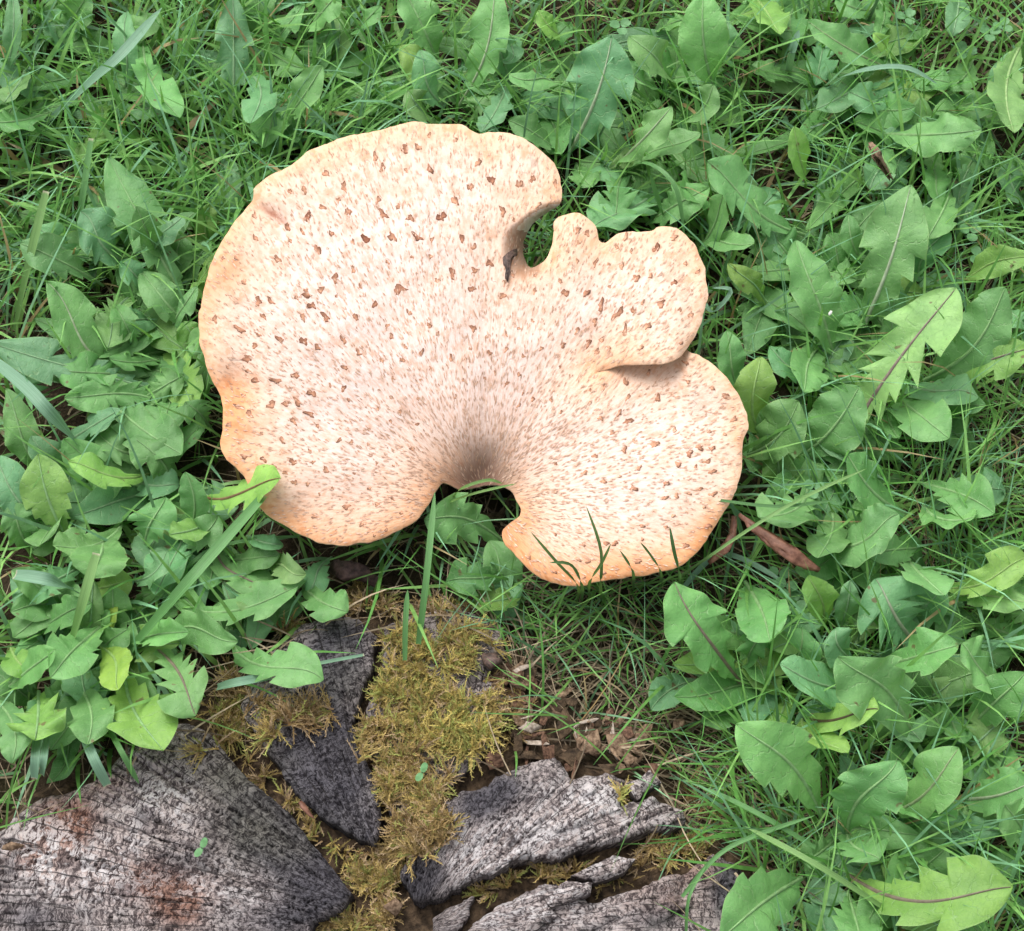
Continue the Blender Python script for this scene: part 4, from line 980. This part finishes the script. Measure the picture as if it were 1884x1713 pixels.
BL = [
 ([(160,838,.03),(95,765,.09),(50,715,.095),(-10,665,.08)],23,GB,'broad pale blade lying flat across the ragged dandelion leaves',True),
 ([(225,1215,.03),(330,1090,.10),(400,1010,.105),(486,912,.095)],19,GG,'long broad blade with cut end resting at the cap rim',True),
 ([(75,238,.02),(170,150,.07),(230,95,.085),(298,14,.08)],23,GB,'broad folded blade slanting over the round-tipped leaf',False),
 ([(125,1215,.03),(150,1120,.085),(178,1018,.10)],17,GY_,'cut blade standing by the pointed folded leaf',True),
 ([(28,610,.01),(55,480,.07),(86,352,.10)],17,GY_,'stout cut blade rising beside the ragged leaves',True),
 ([(135,470,.01),(150,380,.06),(168,255,.085)],13,GG,'slim cut blade beside the toothed arching leaf',True),
 ([(115,415,.02),(112,380,.05),(110,335,.07)],10,GG,'short stubby blade in the long grass',True),
 ([(140,1090,.05),(90,1068,.085),(28,1058,.08)],22,GB,'torn pale blade bent over level ground',True),
 ([(148,1330,.05),(170,1390,.075),(198,1445,.060)],16,GB,'cut blade fallen onto the end of the grey block',True),
 ([(70,1350,.05),(66,1390,.07),(64,1432,.06)],15,GB,'short cut blade beside the stump edge, first of a pair',True),
 ([(88,1350,.05),(82,1390,.072),(78,1426,.06)],12,GB,'short cut blade beside the stump edge, second of a pair',True),
 ([(195,1330,.05),(222,1380,.075),(256,1442,.055)],9,GG,'thin blade fallen onto the bleached wood',False),
 ([(1490,175,.02),(1570,135,.085),(1660,124,.10),(1725,155,.09)],12,GB,'shiny bent blade crossing the long grey-green leaf',False),
 ([(1450,135,.03),(1456,100,.07),(1470,55,.085)],15,GB,'short bluish blade beside the bent one',False),
 ([(770,1185,.05),(785,1060,.08),(800,905,.09)],11,GG,'upright blade by the stem in front of the moss',False),
 ([(745,1215,.055),(746,1150,.07),(750,1085,.08)],9,GG,'slim blade standing in the yellow moss',False),
 ([(1105,1085,.03),(1105,1010,.11),(1078,930,.135)],5,(.09,.17,.05),'dark thread-like blade crossing the cap lower lobe, tallest',False),
 ([(1062,1085,.03),(1020,1030,.11),(976,978,.125)],5,(.10,.18,.05),'dark thread-like blade leaning over the orange rim towards the stem gap',False),
 ([(1085,1080,.03),(1108,1035,.11),(1124,1000,.12)],5,(.11,.20,.06),'thin blade forking away from the tallest one',False),
 ([(1250,1065,.03),(1240,1015,.11),(1232,968,.125)],6,(.08,.17,.06),'dark blade curling over the lower lobe rim',False),
 ([(1215,1060,.03),(1195,1020,.11),(1178,998,.12)],5,(.10,.20,.07),'short arched blade over the lower lobe rim',False),
 ([(1165,1065,.03),(1158,1040,.10),(1140,1012,.118)],5,(.10,.20,.07),'short leaning blade over the orange rim',False),
 ([(1070,1085,.03),(1050,1040,.11),(1010,1035,.115)],6,(.09,.18,.06),'looped blade over the orange rim',False),
 ([(830,930,.02),(845,902,.075),(895,884,.085),(925,890,.08)],6,(.14,.26,.07),'thin blade arching before the dark stem',False),
 ([(780,945,.02),(860,912,.075),(950,890,.095)],5,(.15,.28,.08),'thin blade slanting up past the stem onto the funnel',False),
 ([(1250,1062,.05),(1400,960,.10),(1500,905,.10),(1595,862,.095)],6,GY_,'long straight blade over the dried brown leaf',False),
 ([(1320,920,.09),(1430,932,.10),(1540,920,.10)],6,(.08,.2,.06),'dark level blade above the dried brown leaf',False),
 ([(1250,1090,.03),(1330,1020,.04),(1450,1075,.05)],10,GB,'blue-green blade lying beneath the dried brown leaf',False),
 ([(1290,540,.03),(1310,575,.075),(1345,535,.09),(1310,530,.09)],8,GB,'kinked blade touching the smaller overlapping lobe',False),
 ([(1130,345,.02),(1180,300,.08),(1240,340,.09),(1260,440,.06)],9,GG,'arched blade looping beside the slot',False),
 ([(1235,440,.02),(1215,385,.06),(1195,320,.09)],11,GG,'upright blade behind the wavy lobe',False),
 ([(1500,1560,.06),(1400,1500,.075),(1300,1450,.06)],8,GG,'blade lying out from the lawn towards the stump',False),
 ([(1640,1680,.06),(1500,1590,.09),(1370,1520,.07)],9,GY_,'long blade running past the bark end of the stump',False),
 ([(1255,1650,.06),(1340,1560,.075),(1500,1500,.07)],7,GG,'blade bowed over the lower block of the stump',False),
 ([(1262,1720,.06),(1268,1650,.075),(1300,1590,.07)],5,GG,'wiry blade rising over the lower block',False),
 ([(300,1100,.03),(390,1010,.05),(560,985,.04)],7,GG,'slim blade passing under the cap rim',False),
 ([(400,1265,.05),(440,1255,.065),(500,1245,.055)],15,GB,'cut pale blade lying on the straw beside the toothed leaf',True),
 ([(550,1228,.055),(600,1218,.062),(670,1205,.055)],6,GB,'thin pale blade lying across dark wood',True),
]
for pts, wd, c_, lab, cut in BL: blade_obj(pts, wd, c_, lab, cut)

# ------------------------------------------------------------------ small things
# dried, rolled brown leaf and its curled companion
def rolled(name, axis, radii, turn, mat, label, cat, flat=.7, seed=0, group=None):
    C3 = np.array([at(a, b, c) for a, b, c in axis]); k = len(C3)
    t = np.linspace(0, k - 1, 26); C3 = np.stack([np.interp(t, range(k), C3[:, i]) for i in range(3)], -1)
    R = np.interp(t, range(k), radii) * .000382
    T = np.gradient(C3, axis=0); T /= np.linalg.norm(T, axis=1, keepdims=True)
    S = np.cross(T, [0, 0, 1.]); S /= np.linalg.norm(S, axis=1, keepdims=True); N_ = np.cross(S, T)
    m = 22; V = []
    for i in range(26):
        for j in range(m):
            f = j / (m - 1); an = -2.0 + f * turn; rr = R[i] * (1 - .35 * f) * (1 + .45 * (vn(np.array(i * .5), np.array(j * .4), seed) - .5) + .2 * (vn(np.array(i * 1.3), np.array(j * .8), seed + 3) - .5))
            V.append(C3[i] + S[i] * math.cos(an) * rr + N_[i] * math.sin(an) * rr * flat)
    i = np.arange(25)[:, None] * m + np.arange(m - 1)[None]
    F = np.stack([i, i + 1, i + m + 1, i + m], -1).reshape(-1, 4)
    me = np_mesh(name, V, F); o = ob(name, me, mat)
    md = o.modifiers.new('thickness', 'SOLIDIFY'); md.thickness = .0005
    return tag(o, label, cat, group)
rolled('dry_leaf', [(1362,945,.075),(1385,962,.078),(1420,985,.078),(1465,1015,.078),(1508,1046,.07)], [5,12,19,26,8], 3.5, M_brown, 'dried brown leaf rolled into a tube beside the mushroom', 'dry leaf', .42, 3)
rolled('dry_leaf', [(1352,950,.07),(1350,985,.068),(1335,1012,.066),(1305,1036,.058)], [5,7,11,4], 4.6, M_brown, 'narrow curled brown leaf hanging beside the rolled one', 'dry leaf', .6, 9)
rolled('dry_leaf', [(1640,330,.06),(1612,285,.085),(1600,265,.08)], [5,14,8], 4.2, M_chip, 'withered beige leaf tip caught in the grass', 'dry leaf', .5, 12)
rolled('rotted_leaf', [(612,1040,.02),(640,1045,.03),(665,1050,.028),(698,1072,.018)], [14,24,20,10], 4.4, M_dark, 'crumpled dark brown leaf between the cap and the moss', 'dry leaf', .55, 15)

def chip(px, py, z, l, w_, t, ang, mat, label, name='wood_chip', cat='wood chip', group='chips of rotten wood on the stump', seed=0):
    r = np.random.default_rng(seed + int(px)); m = 7
    an = np.linspace(0, 6.283, m, endpoint=False) + r.uniform(-.35, .35, m); rx = l * (.45 + .75 * r.uniform(size=m)); ry = w_ * (.45 + .75 * r.uniform(size=m))
    x = np.cos(an) * rx; y = np.sin(an) * ry
    ca, sa = math.cos(ang), math.sin(ang); xx = x * ca - y * sa; yy = x * sa + y * ca
    c0 = at(px, py, z); tilt = r.uniform(-.5, .5, 2); zz = xx * tilt[0] + yy * tilt[1]
    top = np.stack([xx * .93, yy * .93, zz + t + r.uniform(-.3, .3, m) * t], -1); bot = np.stack([xx, yy, zz], -1)
    V = np.concatenate([top, bot, [[0, 0, t * 1.2], [0, 0, 0]]])
    F = []
    for i in range(m):
        j = (i + 1) % m
        F += [(2 * m, i, j), (i, m + i, m + j), (i, m + j, j), (2 * m + 1, m + j, m + i)]
    o = ob(name, np_mesh(name, V, np.array(F), smooth=False), mat); o.location = c0
    o.color = (1, 1, 1, 1)
    return tag(o, label, cat, group)
mm = .001
chip(978, 1338, .034, 8*mm, 3.2*mm, 1*mm, .15, M_pale, 'pale cream wood chip lying on brown crumbs by the moss')
chip(1085, 1372, .030, 11*mm, 8*mm, 3*mm, .9, M_chip, 'large tan wood chip in the crumbled hollow of the stump')
chip(915, 1398, .036, 8*mm, 7*mm, 1*mm, .4, M_flake, 'flat reddish-brown chip between moss and grey block')
chip(955, 1260, .030, 8*mm, 4*mm, 2*mm, -.5, M_chip, 'brown chip by the dark knob of bark')
chip(1250, 1335, .02, 7*mm, 4*mm, 2*mm, 1.1, M_chip, 'beige chip caught in dead straw')
chip(725, 1668, .04, 6*mm, 5*mm, 2*mm, .2, M_chip, 'small tan chip in the moss at the heart of the stump')
chip(25, 1558, .05, 6*mm, 3*mm, 2*mm, .3, M_chip, 'tan flake on the outer edge of the bleached block')
chip(560, 1488, .046, 9*mm, 2.5*mm, 2*mm, -.8, M_brown, 'reddish sliver in the mossy crack')
chip(900, 1215, .040, 9*mm, 7*mm, 5*mm, .2, M_black, 'dark knob of bark on the moss edge', name='bark_piece', cat='bark')
rc = np.random.default_rng(55)
GRP = 'small rotten crumbs in the stump hollow'
HOL = np.array([(905,1240),(960,1220),(1040,1260),(1180,1340),(1210,1420),(1110,1420),(1050,1425),(1010,1390),(930,1410),(895,1400),(930,1330)], float)
for i in range(110):
    x = rc.uniform(895, 1215); y = rc.uniform(1220, 1430)
    if not inside(np.array([x]), np.array([y]), HOL)[0]: continue
    kind_ = i % 4; lab = ['tan splinter of rotten wood in the stump hollow', 'reddish-brown flake of rotten wood in the stump hollow', 'dark crumb of rotten wood in the stump hollow', 'narrow splinter of rotten wood in the stump hollow'][kind_]
    chip(x, y, .027 + rc.uniform(0, .006), rc.uniform(5, 13)*mm, rc.uniform(1.6, 7)*mm * (.5 if kind_ == 3 else 1), rc.uniform(.2, .5)*mm, rc.uniform(0, 3), [M_chip, M_flake, M_core, M_pale if i % 8 == 3 else M_chip][kind_], lab, group=GRP + ', ' + lab.split(' of')[0], seed=i)

# clover
def clover(px, py, z, s, label, a0=0.):
    c0 = at(px, py, z); root = at(px + 6, py + 14, 0.0)
    e = empty('clover', root); tag(e, label, 'clover', 'clover sprigs in the lawn')
    m = 18
    for q in range(3):
        an = a0 + q * 2.094; V = [(0, 0, 0)]
        th = np.linspace(0, 2 * math.pi, m, endpoint=False)
        # obovate leaflet with a notch
        rr = s * (.52 + .04 * np.cos(th)); xx = s * .58 + rr * np.cos(th); yy = rr * .95 * np.sin(th)
        xx = xx - .10 * s * np.exp(-(np.angle(np.exp(1j * th)) / .25) ** 2)
        zz = .14 * xx + .25 * np.abs(yy)
        P = np.stack([xx * math.cos(an) - yy * math.sin(an), xx * math.sin(an) + yy * math.cos(an), zz], -1)
        ctr = np.array([[s * .5 * math.cos(an), s * .5 * math.sin(an), .06 * s]])
        VV = np.concatenate([ctr, P]) + c0
        F = np.array([(0, 1 + i, 1 + (i + 1) % m) for i in range(m)])
        ob('leaflet', np_mesh('leaflet', VV, F), M_clover, e)
    seg = 6; V = []
    for i in range(seg):
        t = i / (seg - 1); p = root * (1 - t) + c0 * t
        for k in range(5): V.append(p + np.array([.0006 * math.cos(k * 1.257), .0006 * math.sin(k * 1.257), 0]))
    F = [(i * 5 + k, i * 5 + (k + 1) % 5, (i + 1) * 5 + (k + 1) % 5, (i + 1) * 5 + k) for i in range(seg - 1) for k in range(5)]
    ob('stalk', np_mesh('stalk', V, np.array(F)), M_clover, e)
clover(1820, 62, .055, .0085, 'clover with clear round leaflets above the lawn edge dandelion', .4)
clover(1845, 48, .05, .0075, 'clover half hidden behind the round-leafleted clover', 1.2)
clover(1775, 95, .05, .0085, 'clover growing below two others near the lawn edge dandelion', 2.0)
clover(1668, 32, .055, .008, 'clover above the narrow yellow-green leaf', .9)
clover(1445, 1082, .05, .0075, 'clover between the spoon leaves and the rolled brown leaf', .2)
clover(1462, 1108, .045, .0075, 'clover just below another by the spoon leaves', 1.5)
clover(1432, 1060, .045, .007, 'clover closest to the rolled brown leaf', 2.4)
clover(1785, 428, .05, .008, 'clover by the short notched leaf near bare thatch', .6)
clover(1800, 472, .045, .0075, 'clover sprouting next to bare thatch', 1.9)
clover(1497, 900, .06, .007, 'clover under the broad triangular leaf', .3)
clover(1142, 50, .07, .008, 'clover standing above the arrowhead leaf', .7)
clover(306, 236, .05, .007, 'clover in the long grass below the toothed leaf', 1.1)
clover(580, 222, .05, .007, 'clover just above the cap top rim', 1.8)
# seedlings on the stump
def seedling(px, py, z, label, s=.004):
    c0 = at(px, py, z); e = empty('seedling', c0); tag(e, label, 'seedling', 'seedlings on the stump')
    for q in range(2):
        an = 1.2 + q * 3.0; m = 12; th = np.linspace(0, 6.283, m, endpoint=False)
        xx = s * .8 + s * .8 * np.cos(th); yy = s * .55 * np.sin(th)
        P = np.stack([xx * math.cos(an) - yy * math.sin(an), xx * math.sin(an) + yy * math.cos(an), .004 + .2 * xx], -1) + c0
        VV = np.concatenate([P.mean(0)[None], P]); F = np.array([(0, 1 + i, 1 + (i + 1) % m) for i in range(m)])
        ob('leaflet', np_mesh('leaflet', VV, F), M_clover, e)
    V = [c0 + np.array([.0005 * math.cos(k * 2.1), .0005 * math.sin(k * 2.1), h]) for h in (-.002, .0045) for k in range(3)]
    ob('stalk', np_mesh('stalk', V, np.array([(k, (k + 1) % 3, 3 + (k + 1) % 3, 3 + k) for k in range(3)])), M_clover, e)
seedling(373, 1563, .046, 'tiny two-leaved seedling on the bleached grey block')
seedling(777, 1425, .05, 'tiny two-leaved seedling in the moss')
# fallen white petal
chip(1528, 576, .095, 3.5*mm, 1.4*mm, .6*mm, 1.1, M_white, 'tiny white petal lying on a dandelion leaf', name='petal', cat='petal', group='petals')
